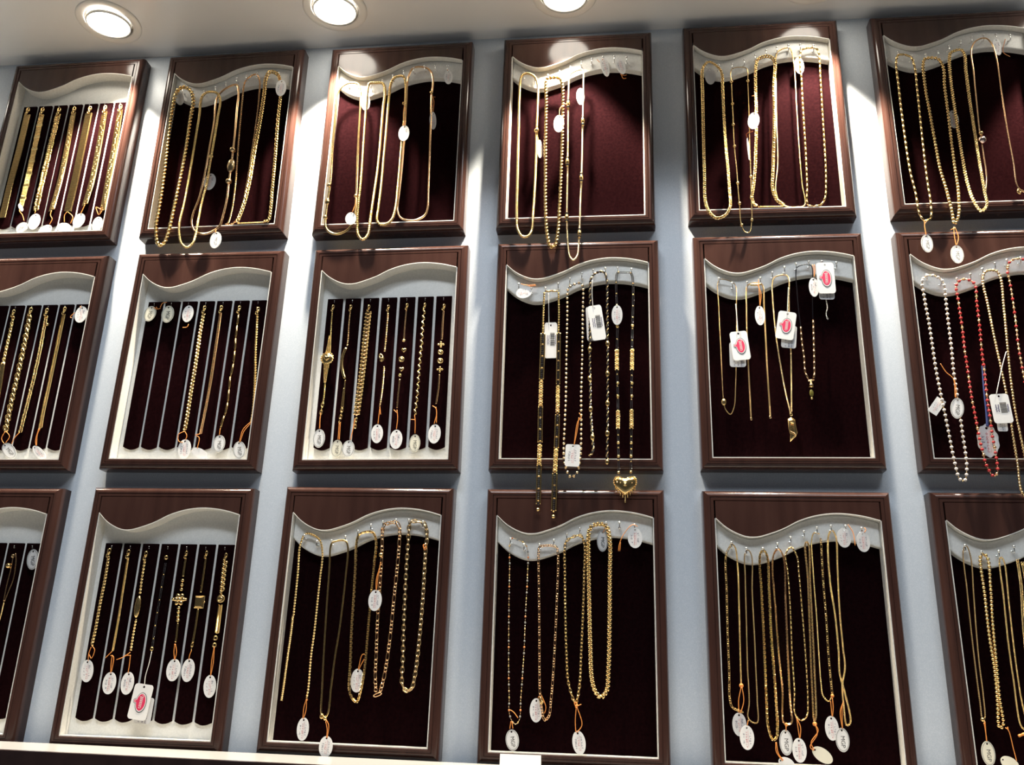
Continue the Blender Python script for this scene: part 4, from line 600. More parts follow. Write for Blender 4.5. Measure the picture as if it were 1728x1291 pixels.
((4, 3), 'necklace', 'heavy gold wheat chain, fourth in line, bottom-row fourth tray', 'necklace', 0, [('chain', 'wheat', 'gold', 6.7, 1, 1, [131, 291, 130.1, 255.6, 131.2, 195.4, 132.8, 137.2, 135, 94.7, 139.7, 78.7, 146.7, 72, 154, 79.1, 157, 106.6, 158.8, 166.7, 159.4, 225.8, 159.4, 282.1, 153.9, 300.3, 136.5, 300.1])]),
((5, 3), 'necklace', 'gold figaro chain with thin return, first in line, bottom-row fifth tray', 'necklace', 0, [('chain', 'figaro', 'gold', 3.4, 0, 1, [20.2, 278.3, 12.3, 262.5, 10.8, 215, 9.6, 157.2, 9.3, 106.7, 8.5, 77.9, 11.6, 65.8, 22.6, 60.8]), ('chain', 'wheat', 'gold', 2.3, 0, 1, [20.2, 278.3, 24.7, 273.2, 26.9, 244.8, 26, 186.2, 24.6, 129.4, 24, 93.4]), ('tie', 'ball', 'copper', 5.7, 0, 1, [23.9, 92.9])]),
((5, 3), 'necklace', 'very thin gold chain, second in line, bottom-row fifth tray', 'necklace', 0, [('chain', 'twist', 'dark_gold', 2, 1, 1, [38, 265.9, 36.1, 230.2, 34.6, 172.1, 33.1, 115.8, 33, 72, 30.4, 54.4, 34.6, 48.9, 41.8, 48.1, 43.3, 75, 43.7, 113.3, 44.2, 158.1, 44.4, 215.6, 46.1, 263, 42, 269.6])]),
((5, 3), 'necklace', 'gold box chain, third in line, bottom-row fifth tray', 'necklace', 0, [('chain', 'boxc', 'gold', 3.3, 1, 1, [58, 264.7, 56.6, 215.9, 56.2, 158.4, 55.6, 113.7, 55, 75.4, 55.4, 43.3, 60.5, 28.1, 65.4, 31.7, 66.8, 41, 67.3, 75.8, 66.9, 114, 66.2, 158.7, 66.8, 216.1, 66.7, 263.3, 62.7, 269.9])]),
((5, 3), 'necklace', 'slim gold chain, fourth in line, bottom-row fifth tray', 'necklace', 0, [('chain', 'boxc', 'gold_red', 2.5, 1, 1, [75.5, 263.5, 73.7, 187.3, 74.5, 130.8, 76, 89.6, 75.4, 49.3, 80.2, 47.3, 85.1, 50.2, 84.9, 76.4, 85.8, 131.2, 87.4, 199.1, 88.3, 262.2, 82.5, 272]), ('tie', 'ball', 'copper', 4.4, 0, 1, [78.3, 47.3])]),
((5, 3), 'necklace', 'slim gold chain with rounded loop, fifth in line, bottom-row fifth tray', 'necklace', -2, [('chain', 'bars', 'gold', 2.5, 1, 1, [91.7, 265, 92.6, 239.8, 92.8, 199.1, 91.1, 131.2, 91.1, 90.1, 89.9, 60.5, 96.8, 53.3, 104, 58.3, 106.8, 77.1, 108, 131.7, 107.8, 188, 107.1, 240.1, 106.1, 262.2, 99.3, 273.7])]),
((5, 3), 'necklace', 'pair of slim gold strands, sixth in line, bottom-row fifth tray', 'necklace', 0, [('chain', 'boxc', 'champagne', 2.5, 1, 1, [119.1, 280.6, 118.5, 231.7, 116, 159.9, 113.7, 90.8, 113.7, 53.3, 115.1, 54.7, 118.6, 118.3, 120.1, 177, 121.4, 231.8, 123.2, 276.2, 121.3, 282.2]), ('tie', 'ball', 'copper', 5.5, 0, 1, [113.6, 49.3])]),
((5, 3), 'necklace', 'gold figaro chain with thin strand, seventh in line, bottom-row fifth tray', 'necklace', 0, [('chain', 'figaro', 'gold', 3.4, 0, 1, [139.5, 287.8, 139.7, 279.4, 138.6, 232.1, 138.5, 183.1, 137.8, 132.6, 138.5, 86.2]), ('chain', 'twist', 'gold', 2, 0, 1, [139, 292.9, 131.8, 294.4, 128, 286.8, 126.3, 240.7, 126.3, 182.8, 125.6, 137.8, 125.5, 99.4, 127, 83.2, 133.4, 77.2, 139.1, 86.3]), ('tie', 'ball', 'copper', 4.4, 0, 1, [138.3, 84.1])]),
((5, 3), 'necklace', 'twisted double gold chain, eighth in line, bottom-row fifth tray', 'necklace', 0, [('chain', 'wheat', 'gold', 2.7, 1, 1, [150.6, 291.6, 147.3, 232.3, 150.4, 183.4, 150.9, 138.5, 150, 111, 154.2, 89.4, 158.1, 52.3, 153.5, 48.9, 151.7, 73.3, 152.1, 97.5, 157.3, 119.4, 156.9, 144.2, 156.5, 189.2, 158.5, 247.1, 159.8, 290.2, 155.5, 298.3])]),
((6, 3), 'necklace', 'very thin gold chain pair, first in line, bottom-row sixth tray', 'necklace', 0, [('chain', 'twist', 'dark_gold', 2.1, 1, 1, [18.2, 275.7, 15.3, 220.7, 13.4, 142.5, 13.1, 83.5, 13.7, 60.4, 16.1, 62.6, 18.1, 88.9, 18.4, 129.1, 20.4, 175.8, 22.9, 215.1, 25.5, 265.5, 22.2, 278.7]), ('clasp', 'ball', 'gold', 5.8, 0, 1, [13.3, 61.2])]),
((6, 3), 'necklace', 'long gold bead chain, second in line, bottom-row sixth tray', 'necklace', 0, [('chain', 'beads', 'gold', 5, 1, 1, [38.4, 265.7, 36.7, 215.4, 35.3, 165, 36.1, 121.5, 34.4, 84.2, 32.4, 52.3, 36.7, 55, 37.3, 89.5, 39.7, 137.8, 41.6, 179, 45.4, 226.9, 46.5, 263.8, 42.4, 268.7])]),
((6, 3), 'necklace', 'thin gold chain pair, third in line, bottom-row sixth tray', 'necklace', 0, [('chain', 'wheat', 'gold', 2.4, 1, 1, [61.8, 261.7, 60, 215.8, 57.6, 160.1, 57.3, 111.4, 59, 53.7, 63.8, 51.3, 63, 95.6, 63.3, 143.8, 65.3, 204.7, 66.9, 258.9, 64.4, 264.6]), ('tie', 'bars', 'copper', 3.7, 0, 1, [52.7, 43.2, 61, 46.6])]),
((6, 3), 'necklace', 'thick gold nugget chain last in view, fourth in line, bottom-row sixth tray', 'necklace', 0, [('chain', 'nugget', 'gold', 4.2, 0, 1, [83.9, 262, 83.6, 227.6, 79.6, 179.9, 76.2, 122.6, 77.3, 85.5, 82.2, 83, 85.3, 112.2, 88.1, 166.3, 90.5, 227.7, 89.6, 259.2])])
]
GROUPS = {'necklace': 'gold necklaces hung on tray hooks', 'bracelet': 'bracelets hung on velvet strips'}
for n, (key, name, label, cat, Y, parts) in enumerate(JEWELS):
    pts0 = parts[0][6]; i0 = max(range(0, len(pts0), 2), key=lambda i: pts0[i + 1]); u0, v0 = pts0[i0], pts0[i0 + 1]
    root = empty(name, place(key, u0, Y, v0), label, cat, GROUPS[cat], -TRAYS[key][2])
    for pn, style, m, d, closed, asp, flat in parts:
        pts = [(flat[i] - u0, flat[i + 1] - v0) for i in range(0, len(flat), 2)]
        me = build(style, pts, d, m, closed, asp, n).mesh(pn)
        part(pn, me, root, kind='stuff' if style in STUFF else None, loc=(0, -.0012 if pn not in ('chain',) else 0, 0))

# ------------------------------------------------------------------ price tags
def card_mesh(kind):
    if kind == 'oval': o = [(.5 * math.sin(2 * math.pi * i / 32), .5 * math.cos(2 * math.pi * i / 32)) for i in range(32)]; hole = (0, .39, .045)
    elif kind == 'scallop': o = [((.5 + .02 * math.cos(10 * a)) * math.sin(a), (.5 + .02 * math.cos(10 * a)) * math.cos(a)) for a in (2 * math.pi * i / 60 for i in range(60))]; hole = (0, .38, .04)
    elif kind == 'sharp': o = [(-.5, -.5), (-.5, .5), (.5, .5), (.5, -.5)]; hole = (0, .40, .03)
    else:
        o = []; rx, ry = .16, .10
        for cx, cy, a0 in ((.5 - rx, .5 - ry, 0), (.5 - rx, -.5 + ry, 90), (-.5 + rx, -.5 + ry, 180), (-.5 + rx, .5 - ry, 270)):
            for k in range(6): a = R(a0 + 18 * k); o.append((cx + rx * math.sin(a), cy + ry * math.cos(a)))
        hole = (0, .42, .035)
    bm = bmesh.new(); hx, hz, hr = hole
    asp = .62 if kind != 'sharp' else .6
    A = [bm.verts.new((x, 0, z)) for x, z in o]; Bv = [bm.verts.new((hx + hr / asp * math.cos(2 * math.pi * i / 10), 0, hz + hr * math.sin(2 * math.pi * i / 10))) for i in range(10)]
    E = [bm.edges.new((A[i], A[(i + 1) % len(A)])) for i in range(len(A))] + [bm.edges.new((Bv[i], Bv[(i + 1) % 10])) for i in range(10)]
    bmesh.ops.triangle_fill(bm, use_beauty=True, edges=E)
    ex = bmesh.ops.extrude_face_region(bm, geom=list(bm.faces)); bmesh.ops.translate(bm, verts=[g for g in ex['geom'] if isinstance(g, bmesh.types.BMVert)], vec=(0, .0007, 0))
    bmesh.ops.recalc_face_normals(bm, faces=bm.faces); me = bpy.data.meshes.new('card'); bm.to_mesh(me); bm.free(); return me
CARD = {k: card_mesh(k) for k in ('oval', 'scallop', 'rect', 'sharp')}
CARDS = {}
def card(kind, m):
    if (kind, m) not in CARDS: c = CARD[kind].copy(); c.materials.append(M[m]); CARDS[kind, m] = c
    return CARDS[kind, m]
def ribbon(mb, pts, w, m, y=-.00025):                    # flat printed stroke on a unit card (w in card units, sx/sz as card aspect)
    P = np.array(pts, float); V = []; F = []; asp = mb.asp
    for i in range(len(P)):
        t = P[min(i + 1, len(P) - 1)] - P[max(i - 1, 0)]; t = t * np.array([asp, 1]); t /= max(np.linalg.norm(t), 1e-9); n = np.array([-t[1] / asp, t[0]]) * w / 2
        for s in (-1, 1): V.append((P[i, 0] + s * n[0], y, P[i, 1] + s * n[1]))
    for i in range(len(P) - 1): F.append((2 * i, 2 * i + 1, 2 * i + 3, 2 * i + 2))
    mb.add(V, F, m, False)
def pmb(asp): mb = MB(); mb.asp = asp; return mb
def ring_pts(cx, cz, rx, rz, n=36): return [(cx + rx * math.cos(2 * math.pi * i / n), cz + rz * math.sin(2 * math.pi * i / n)) for i in range(n + 1)]
def filled(mb, o, m, y): mb.add([(x, y, z) for x, z in o], [tuple(range(len(o)))], m, False)
def text_verts(body, size):
    cu = bpy.data.curves.new('lettering', 'FONT'); cu.body = body; cu.size = size; cu.align_x = 'CENTER'; cu.align_y = 'CENTER'; cu.offset = -.003 * size
    ob = bpy.data.objects.new('lettering', cu); COL.objects.link(ob); dg = bpy.context.evaluated_depsgraph_get()
    me = bpy.data.meshes.new_from_object(ob.evaluated_get(dg)); bpy.data.objects.remove(ob)
    v = np.array([x.co for x in me.vertices]); f = [tuple(p.vertices) for p in me.polygons]; return v, f
PRINT = {}
mb = pmb(.62); ribbon(mb, ring_pts(0, 0, .46, .462, 40), .022, 'rim'); ribbon(mb, ring_pts(0, 0, .42, .43, 40), .008, 'rim'); 
v, f = text_verts('MGP', .30); mb.add(np.stack([v[:, 1] / .62 * .9 + .01, np.full(len(v), -.0003), -v[:, 0] * .82 - .075], 1), f, 'ink', False); PRINT['mgp'] = mb.mesh('lettering', 1.0)
def scribble(mb, rnd, x, z0, z1, amp, m, w):          # a column of small pen strokes, one little figure after another
    z = z1
    while z > z0:
        hgt = rnd.uniform(.055, .10)
        for k in range(rnd.choice((1, 2, 2))):
            a = rnd.uniform(0, 6.3); n = rnd.choice((2, 3, 5)); cx = x + rnd.uniform(-.2, .2) * amp; cz = z - hgt / 2
            if n == 5: pts = [(cx + amp * .8 * math.cos(a + .95 * q), cz + hgt * .40 * math.sin(a + .95 * q)) for q in range(6)]
            else: pts = [(cx + rnd.uniform(-1, 1) * amp, cz + rnd.uniform(-.45, .45) * hgt) for q in range(n)]
            ribbon(mb, pts, w, m)
        z -= hgt * rnd.choice((1.1, 1.15, 1.6))
def hand(seed):
    rnd = random.Random(seed); mb = pmb(.62); scribble(mb, rnd, .20, -.22, .24, .075, 'ink_blue', .014); scribble(mb, rnd, -.03, -.34, .24, .06, 'ink_red', .014); scribble(mb, rnd, -.22, -.22, .16, .08, 'ink_blue', .014)
    ribbon(mb, [(.085, .3), (.09, .0), (.08, -.36)], .009, 'ink_red'); return mb.mesh('handwriting', 1.0)
for i in range(5): PRINT['hand%d' % i] = hand(11 + i)
mb = pmb(.6)
filled(mb, ring_pts(.04, -.02, .30, .285, 40)[:-1], 'ink', -.0002); filled(mb, ring_pts(-.27, .01, .115, .072, 20)[:-1], 'ink', -.00021)
filled(mb, ring_pts(.035, -.015, .272, .262, 40)[:-1], 'tag_white', -.00028); filled(mb, ring_pts(-.265, .01, .098, .06, 20)[:-1], 'tag_white', -.00029)
filled(mb, ring_pts(.03, -.012, .235, .232, 40)[:-1], 'pink', -.00036); filled(mb, ring_pts(-.26, .01, .075, .046, 20)[:-1], 'pink', -.00037)
pts = [(.03 + .065 * math.sin(6.283 * q / 11) * (1.5 if q < 12 else 1), .17 - .34 * q / 76 + .022 * math.cos(6.283 * q / 11)) for q in range(77)]; ribbon(mb, pts, .011, 'tag_white', -.00044)
ribbon(mb, [(-.30, .03), (-.24, .035), (-.28, .01), (-.23, -.01), (-.29, -.015)], .010, 'tag_white', -.00045); PRINT['brand'] = mb.mesh('logo', 1.0)
mb = pmb(.38); z = .2; rs = random.Random(3)
while z > -.16: w = rs.choice((.008, .012, .018)); ribbon(mb, [(-.05, z), (.30, z)], w, 'ink'); z -= w + rs.choice((.008, .012))
for x in (.36, -.14, -.26): ribbon(mb, [(x + rs.uniform(-.02, .02), .14 - .02 * i) for i in range(14)], .022, 'ink_blue')
PRINT['bar'] = mb.mesh('barcode', 1.0)
mb = pmb(.6)
for x in (-.22, 0, .2): scribble(mb, random.Random(int(x * 100) + 50), x, -.42, .05, .05, 'ink_blue', .014)
PRINT['slip'] = mb.mesh('print', 1.0)
TAGS = [
((1, 1), 'blank bright oval tag seen edge-on below second band, top-row first tray', 'blank', 55, 53.9, 17.7, 6.5, -56.6, 0, 6, 'tag_white', 'copper', [[56.7, 52.1, 54.3, 48, 62.4, 38.1, 68.4, 25.9]]),
((1, 1), 'shaded oval MGP tag lying sideways below second band, top-row first tray', 'mgp', 67.7, 12.9, 19.7, 22, -56.7, 0, 4, 'tag_white', 'copper', []),
((1, 1), 'blank oval tag hanging upright from third band, top-row first tray', 'blank', 88.4, 23.8, 21.6, 30.8, 0, 0, 4, 'tag_white', 'copper', [[87.1, 46.4, 86.4, 38.8]]),
((1, 1), 'blank oval tag tilted under fourth band, top-row first tray', 'blank', 112.8, 4.8, 19.5, 26.2, -50.4, 0, 3, 'tag_white', 'copper', [[117.4, 44, 117.2, 34.4, 122, 26.8, 119.5, 15.7]]),
((1, 1), 'blank oval tag lying sideways under fifth band, top-row first tray', 'blank', 147.4, 9.7, 17.5, 26.8, 73.4, 0, 3, 'tag_white', 'copper', [[147.5, 40.8, 143.8, 33.5, 146.1, 19.2], [147.6, 40.1, 159.4, 29.5, 158, 16.1]]),
((1, 1), 'oval handwritten tag hanging from sixth band, top-row first tray', 'hand', 171, 22.9, 21.1, 27.9, -10.6, 0, 4, 'tag_white', 'copper', [[176.6, 53.3, 174.4, 43.1, 171.9, 34.7]]),
((1, 1), 'oval handwritten tag in shade under seventh band, top-row first tray', 'hand', 206.4, 14.9, 18.7, 28.2, 1.3, 0, 4, 'tag_grey_shaded', 'copper', [[210.9, 40.1, 206.4, 31.8], [209.9, 41.8, 198.3, 47.4, 205.7, 31.8]]),
((2, 1), 'narrow blank oval tag turned edge-on at rope chain top, top-row second tray', 'blank', 18.1, 258.1, 17.5, 27.7, 4.1, 58, -4, 'tag_grey_shaded', 'copper', []),
((2, 1), 'oval handwritten tag behind second chain, top-row second tray', 'hand', 98.6, 83.4, 20.7, 31.5, 0, 0, -5, 'tag_grey_shaded', 'copper', []),
((2, 1), 'small oval grey-printed tag below the tray edge, top-row second tray', 'mgp', 126.5, -31.6, 19.4, 30.4, 0, 0, -10, 'tag_white', 'copper', [[125, -11.4, 125.1, -19.6]]),
((2, 1), 'oval handwritten tag high on fifth chain, top-row second tray', 'hand', 206.2, 263.4, 17.9, 33.7, 0, 15, -9, 'tag_white', 'copper', [[199, 291.3, 202.9, 278.9]]),
((3, 1), 'blank bright oval tag low beside first chain, top-row third tray', 'blank', 52, 3.2, 17.5, 22.5, 0, 10, -12, 'tag_white', 'copper', [[57.9, 42.8, 57.4, 27.8, 53.8, 14]]),
((3, 1), 'blank bright oval tag on second chain, top-row third tray', 'blank', 57.7, 228.7, 16.6, 34.9, 2.1, 35, -12, 'tag_white', 'copper', []),
((3, 1), 'oval handwritten tag between third and fourth chains, top-row third tray', 'hand', 129.5, 162.7, 18.5, 30.3, 0, 0, -11, 'tag_white', 'copper', [[127, 219, 126, 201.1, 129.2, 176.1], [127.1, 217.2, 130.7, 200.9, 129.2, 176.1]]),
((3, 1), 'narrow shaded oval tag turned edge-on behind fourth chain, top-row third tray', 'hand', 174.5, 195.6, 16.3, 33.9, -0.2, 60, 4, 'tag_grey_shaded', 'copper', [[168.6, 249.5, 173.6, 234.6, 173.6, 211.1], [167.7, 244.1, 176.2, 242.5]]),
((3, 1), 'oval handwritten tag alone on upper hook, top-row third tray', 'hand', 197.3, 279.7, 14.5, 28.2, 0, 20, 0, 'tag_white', 'copper', [[193.7, 300.4, 196, 292]]),
((4, 1), 'narrow oval tag turned edge-on behind first chain, top-row fourth tray', 'hand', 51.5, 126.3, 15.6, 33.1, 0, 60, -3, 'tag_white', 'copper', [[46.1, 157.3, 49, 140.8]]),
((4, 1), 'blank bright oval tag with thread loop between chains, top-row fourth tray', 'hand', 82.8, 166.1, 17.6, 32.4, -6, 20, -14, 'tag_white', 'copper', [[90.7, 201.6, 84.6, 195.3, 83.2, 180.7], [89.1, 204.3, 96.9, 202]]),
((4, 1), 'blank bright oval tag at top of third chain, top-row fourth tray', 'blank', 117.5, 223.9, 16.5, 31.9, -3.7, 40, -5, 'tag_white', 'copper', []),
((4, 1), 'oval handwritten tag tilted on a free hook, top-row fourth tray', 'hand', 157.8, 284.8, 15.1, 42.9, 9.8, 20, -2, 'tag_white', 'copper', [[144.5, 299, 149.2, 293, 155.6, 300.3]]),
((4, 1), 'oval handwritten tag with loose thread on a free hook, top-row fourth tray', 'hand', 184, 284.5, 15.8, 36.1, 14.5, 10, -2, 'tag_white', 'copper', [[182.9, 267.1, 190.1, 263.7, 194.8, 264.9], [184.8, 267, 188.5, 257.7, 194.1, 258.1]]),
((5, 1), 'blank oval tag at top of first chain, top-row fifth tray', 'blank', 25.5, 248.7, 17.3, 31.9, 0, 0, -3, 'tag_grey_shaded', 'copper', []),
((5, 1), 'oval handwritten tag half shaded beside second chain, top-row fifth tray', 'hand', 88.9, 153, 17.8, 31, -9.6, 0, -12, 'tag_white', 'copper', [[94.6, 202.3, 94.3, 184.8, 91, 166.8], [87.8, 199.2, 94.5, 200.6]]),
((5, 1), 'narrow oval tag turned edge-on beside second chain, top-row fifth tray', 'hand', 79.8, 106.5, 14.3, 40.7, 0, 68, -4, 'tag_grey_shaded', 'copper', [[88.6, 138.6, 77.7, 132.9, 79.3, 125.2], [84.4, 140.5, 76.8, 132.2]]),
((5, 1), 'oval blank tag at top of fifth chain, top-row fifth tray', 'blank', 170.1, 265.7, 15.8, 31.9, 0, 10, 2, 'tag_white', 'copper', []),
((6, 1), 'oval MGP tag hanging below first chain, top-row sixth tray', 'mgp', 20.2, -73.8, 16.7, 29.2, 0.2, 0, -12, 'tag_white', 'copper', [[20.4, -34, 20.2, -46.2, 20.3, -60.8], [25.7, -34.2, 20.3, -42.7, 20.3, -60.8]]),
((6, 1), 'oval MGP tag hanging below second chain, top-row sixth tray', 'mgp', 60.5, -92.8, 18.2, 29.6, -2.1, 0, -12, 'tag_white', 'copper', [[60.9, -47.6, 60.1, -61.3, 60.5, -79.2], [62.4, -47.6, 65.5, -65, 61.1, -79.2], [55.3, -52.6, 63.6, -49.4]]),
((6, 1), 'dim oval tag behind third chain, top-row sixth tray', 'hand', 87.4, 145.2, 15.3, 32.1, 0, 0, -5, 'tag_grey_shaded', 'copper', []),
((6, 1), 'dim oval tag alone on upper hook, top-row sixth tray', 'hand', 171.8, 279.1, 14.3, 32.7, 0, 10, -3, 'tag_grey_shaded', 'copper', [[185.7, 293.1, 178.9, 267.4, 188.4, 257.6]]),
((1, 2), 'oval MGP tag under heavy curb bracelet, middle-row first tray', 'mgp', 130.9, 14.4, 18.5, 32, 46.4, 0, 4, 'tag_white', 'copper', [[117.7, 46.8, 114.1, 34.4, 121.1, 25.1], [118.3, 46.8, 126.9, 37.5, 122.3, 26.7], [143.2, 45.2, 136.3, 35.9, 133, 25.1]]),
((1, 2), 'blank oval tag tilted under flat mesh bracelet, middle-row first tray', 'hand', 182.2, 11.5, 12.8, 31.7, 49.2, 0, 4, 'tag_white', 'copper', [[176.1, 51.3, 173.7, 40.5, 176.1, 22.1], [173.9, 51.3, 172.5, 31.3, 175.4, 22.1]]),
((1, 2), 'oval tag hung alone on last strip, middle-row first tray', 'hand', 204.2, 247.2, 21.3, 29.1, 0, 0, 6, 'tag_white', 'copper', [[192.9, 250.8, 186.9, 242.4, 190.6, 240.7], [200.5, 262.5, 202.2, 257.4]]),
((2, 2), 'oval MGP tag on first empty strip, middle-row second tray', 'mgp', 18.9, 244.8, 20.8, 26.9, -8.1, 0, 6, 'tag_cream', 'copper', [[23.4, 256.1, 29.9, 252.6, 36.9, 253.9], [27.6, 256.7, 31.4, 253.3]]),
((2, 2), 'oval MGP tag on second empty strip, middle-row second tray', 'mgp', 49.9, 243.6, 21.3, 29.7, 1.8, 0, 6, 'tag_cream', 'copper', [[35.4, 254.9, 38, 262.6, 46.1, 264.5]]),
((2, 2), 'oval handwritten tag on third empty strip, middle-row second tray', 'hand', 84.5, 243.8, 18.7, 29.3, 0, 0, 6, 'tag_white', 'copper', [[79.1, 219.4, 87, 220, 89.3, 225.8]]),
((2, 2), 'oval handwritten tag under braided bracelet, middle-row second tray', 'hand', 116.1, 16.5, 20.9, 31.1, 5.1, 0, 4, 'tag_white', 'copper', [[112.2, 45, 103, 39, 105.6, 28.4, 112.6, 27], [112.2, 45, 117, 37.5, 115.8, 30]]),
((2, 2), 'blank bright oval tag lying sideways under flat double-row bracelet, middle-row second tray', 'blank', 142.3, 9.8, 14.1, 28.1, 64.5, 0, 3, 'tag_white', 'copper', [[139.1, 40.3, 131.2, 38.2, 137.9, 34.3, 137.6, 16.3]]),
((2, 2), 'oval MGP tag under wavy bar bracelet, middle-row second tray', 'mgp', 170.7, 25.1, 19, 27.3, 2.3, 0, 4, 'tag_white', 'copper', [[169.5, 49.7, 169.5, 37.6]]),
((2, 2), 'oval MGP tag under thin rope bracelet, middle-row second tray', 'mgp', 207.3, 13.8, 19.5, 27.6, 11.8, 0, -2, 'tag_white', 'copper', [[220, 55.5, 211.3, 43.5, 207, 25.1], [220.5, 58.5, 209.4, 46.5, 205.8, 25.1]]),
((3, 2), 'oval MGP tag under watch-shaped filigree bracelet, middle-row third tray', 'mgp', 19.7, 33.9, 18.4, 28.9, 1.6, 0, 4, 'tag_white', 'copper', [[18.6, 66.1, 19.2, 48.1], [18.9, 75.1, 18.8, 64.6, 19.8, 48.1]]),
((3, 2), 'oval MGP tag under curved bar bracelet, middle-row third tray', 'mgp', 49, 17.8, 17.1, 26.8, -0.9, 0, 4, 'tag_cream', 'copper', [[49.5, 58.3, 49.9, 30.7], [51.2, 59.8, 52, 30.7]]),
((3, 2), 'oval MGP tag under panther-link bracelet, middle-row third tray', 'mgp', 67.2, 17.2, 18.8, 25.6, 0.9, 0, 3, 'tag_white', 'copper', [[73.5, 56.3, 69.3, 29.7], [74, 65.2, 71.6, 44.4, 69.9, 29.7]]),
((3, 2), 'oval handwritten tag under knot bracelet, middle-row third tray', 'hand', 109.5, 40.6, 18.1, 29.4, 1.3, 0, 4, 'tag_white', 'copper', [[110.8, 83.1, 113.2, 69.6], [111, 80.1, 109.9, 54.7]]),
((3, 2), 'oval handwritten tag under heart motif bracelet, middle-row third tray', 'hand', 139.4, 31.6, 19.1, 29.8, 0, 0, 4, 'tag_white', 'copper', [[137.8, 78.3, 139.8, 64.8, 139, 46.5], [132.5, 78.3, 138.7, 72.3]]),
((3, 2), 'oval MGP tag under twisted leaf bracelet, middle-row third tray', 'mgp', 168.3, 25.2, 16.6, 27.3, 0, 0, 4, 'tag_cream', 'copper', [[165.7, 69, 167.2, 58.6, 168, 39.5], [159.2, 62.3, 167, 61.6]]),
((3, 2), 'oval handwritten tag under cross motif bracelet, middle-row third tray', 'hand', 197.6, 39.6, 19, 29.6, -2.9, 0, 4, 'tag_white', 'copper', [[197.7, 82, 199.2, 70.1, 196.3, 53.9], [191.8, 83.6, 197.8, 79.1, 199.9, 55.4]]),
((4, 2), 'white rectangular barcode tag near ladder necklace, middle-row fourth tray', 'bar', 72, 183.8, 19.5, 58, 1.1, 0, -4, 'tag_white', 'white_thread', [[67.1, 261.6, 68, 231.3, 68.8, 208.2]]),
((4, 2), 'white rectangular barcode tag tilted near clustered necklace, middle-row fourth tray', 'bar', 141.6, 207.8, 20.9, 56.9, 8.4, 0, -13, 'tag_white', 'white_thread', [[134.9, 278.9, 134.3, 256.2, 135.7, 233]]),
((4, 2), 'grey rectangular tag behind tilted barcode tag, middle-row fourth tray', 'slip', 133.2, 209.8, 15.3, 55.5, 3, 0, -4, 'tag_grey_shaded', 'copper', []),
((4, 2), 'grey oval ribbed tag on black-bead necklace, middle-row fourth tray', 'hand', 172, 219, 16.2, 32.3, 0, 0, -15, 'tag_grey_shaded', 'copper', []),
((4, 2), 'white rounded handwritten tag on champagne bead necklace, middle-row fourth tray', 'handrect', 107.2, 1.6, 21, 32.6, -2.3, 0, -14, 'tag_white', 'copper', [[116, 65.7, 119.3, 58.9, 114.5, 52.1, 109.3, 16.6], [116.1, 58.9, 113.6, 38.5, 109.3, 16.6]]),
((4, 2), 'oval handwritten tag lying sideways on first hook, middle-row fourth tray', 'hand', 28.3, 264.4, 18.5, 24.5, -80.2, 0, -2, 'tag_white', 'copper', [[22.6, 279.5, 33.3, 276.6, 47.3, 277.5], [31.5, 277.8, 38.6, 274.6, 47.4, 276.3]]),
((5, 2), 'white tag with pink oval logo, on very thin dark chain, middle-row fifth tray', 'brand', 45, 167, 25.2, 45.3, 5.3, 0, -8, 'tag_white', 'white_thread', [[41.8, 234.3, 42.4, 210.9, 42.7, 186]]),
((5, 2), 'grey back tag under pink-logo tag on very thin dark chain, middle-row fifth tray', 'slip', 41.3, 154.6, 23.2, 38.9, -1, 0, -4, 'tag_grey_shaded', 'copper', []),
((5, 2), 'white tag with pink oval logo, on wing pendant chain, middle-row fifth tray', 'brand', 112.6, 198.1, 25.9, 44.3, -11, 0, -8, 'tag_white', 'white_thread', [[120.1, 259.7, 117.6, 236.2, 115.5, 214.5]]),
((5, 2), 'grey back tag under pink-logo tag on wing pendant chain, middle-row fifth tray', 'slip', 116.6, 181.6, 21.2, 35.4, -6.6, 0, -4, 'tag_grey_shaded', 'copper', []),
((5, 2), 'white tag with pink oval logo, on upper hooks, middle-row fifth tray', 'brand', 174, 270.8, 25.6, 50.5, -0.2, 0, -14, 'tag_white', 'copper', []),
((5, 2), 'grey back tag behind pink-logo tag on upper hooks, middle-row fifth tray', 'slip', 174.9, 258, 22, 39.7, -2, 0, -9, 'tag_grey_shaded', 'copper', []),
((5, 2), 'oval handwritten tag beside pink-logo tag on upper hooks, middle-row fifth tray', 'hand', 157.5, 259.8, 14.3, 31.1, 0, 0, -6, 'tag_white', 'copper', [[157.7, 297.3, 159.3, 287, 159, 275], [160.7, 297.2, 161.1, 286.9, 159, 275]]),
((5, 2), 'oval handwritten tag on open-ended chain, middle-row fifth tray', 'hand', 76.2, 214.6, 14.3, 31.2, 0, 0, -8, 'tag_white', 'copper', [[77.2, 273.6, 77.1, 250.5, 77, 228.6], [74.9, 265.8, 79.5, 250.4, 77, 228.6]]),
((6, 2), 'oval MGP tag on white pearl necklace, middle-row sixth tray', 'mgp', 33.8, 68.2, 17.6, 30.2, -9.5, 0, -14, 'tag_white', 'copper', [[18.5, 134.7, 24.6, 121.7, 33.2, 111.4, 32.7, 82.7], [34.4, 111.4, 35.4, 96, 33.3, 82.7]]),
((6, 2), 'small white rectangular tag beside white pearl necklace, middle-row sixth tray', 'handsmall', 9.9, 73.8, 13.6, 25.4, -36.9, 0, -6, 'tag_white', 'copper', []),
((6, 2), 'large scalloped white paper tag behind red bead necklace, middle-row sixth tray', 'handbig', 72.1, 24.2, 28.2, 46.8, 0, 0, -5, 'tag_grey_shaded', 'blue_thread', [[78.5, 134.4, 76, 98.9, 74.8, 67.2, 73.2, 43.7], [80.6, 134.4, 77.5, 98.9, 75.7, 67.2, 73.8, 43.7]]),
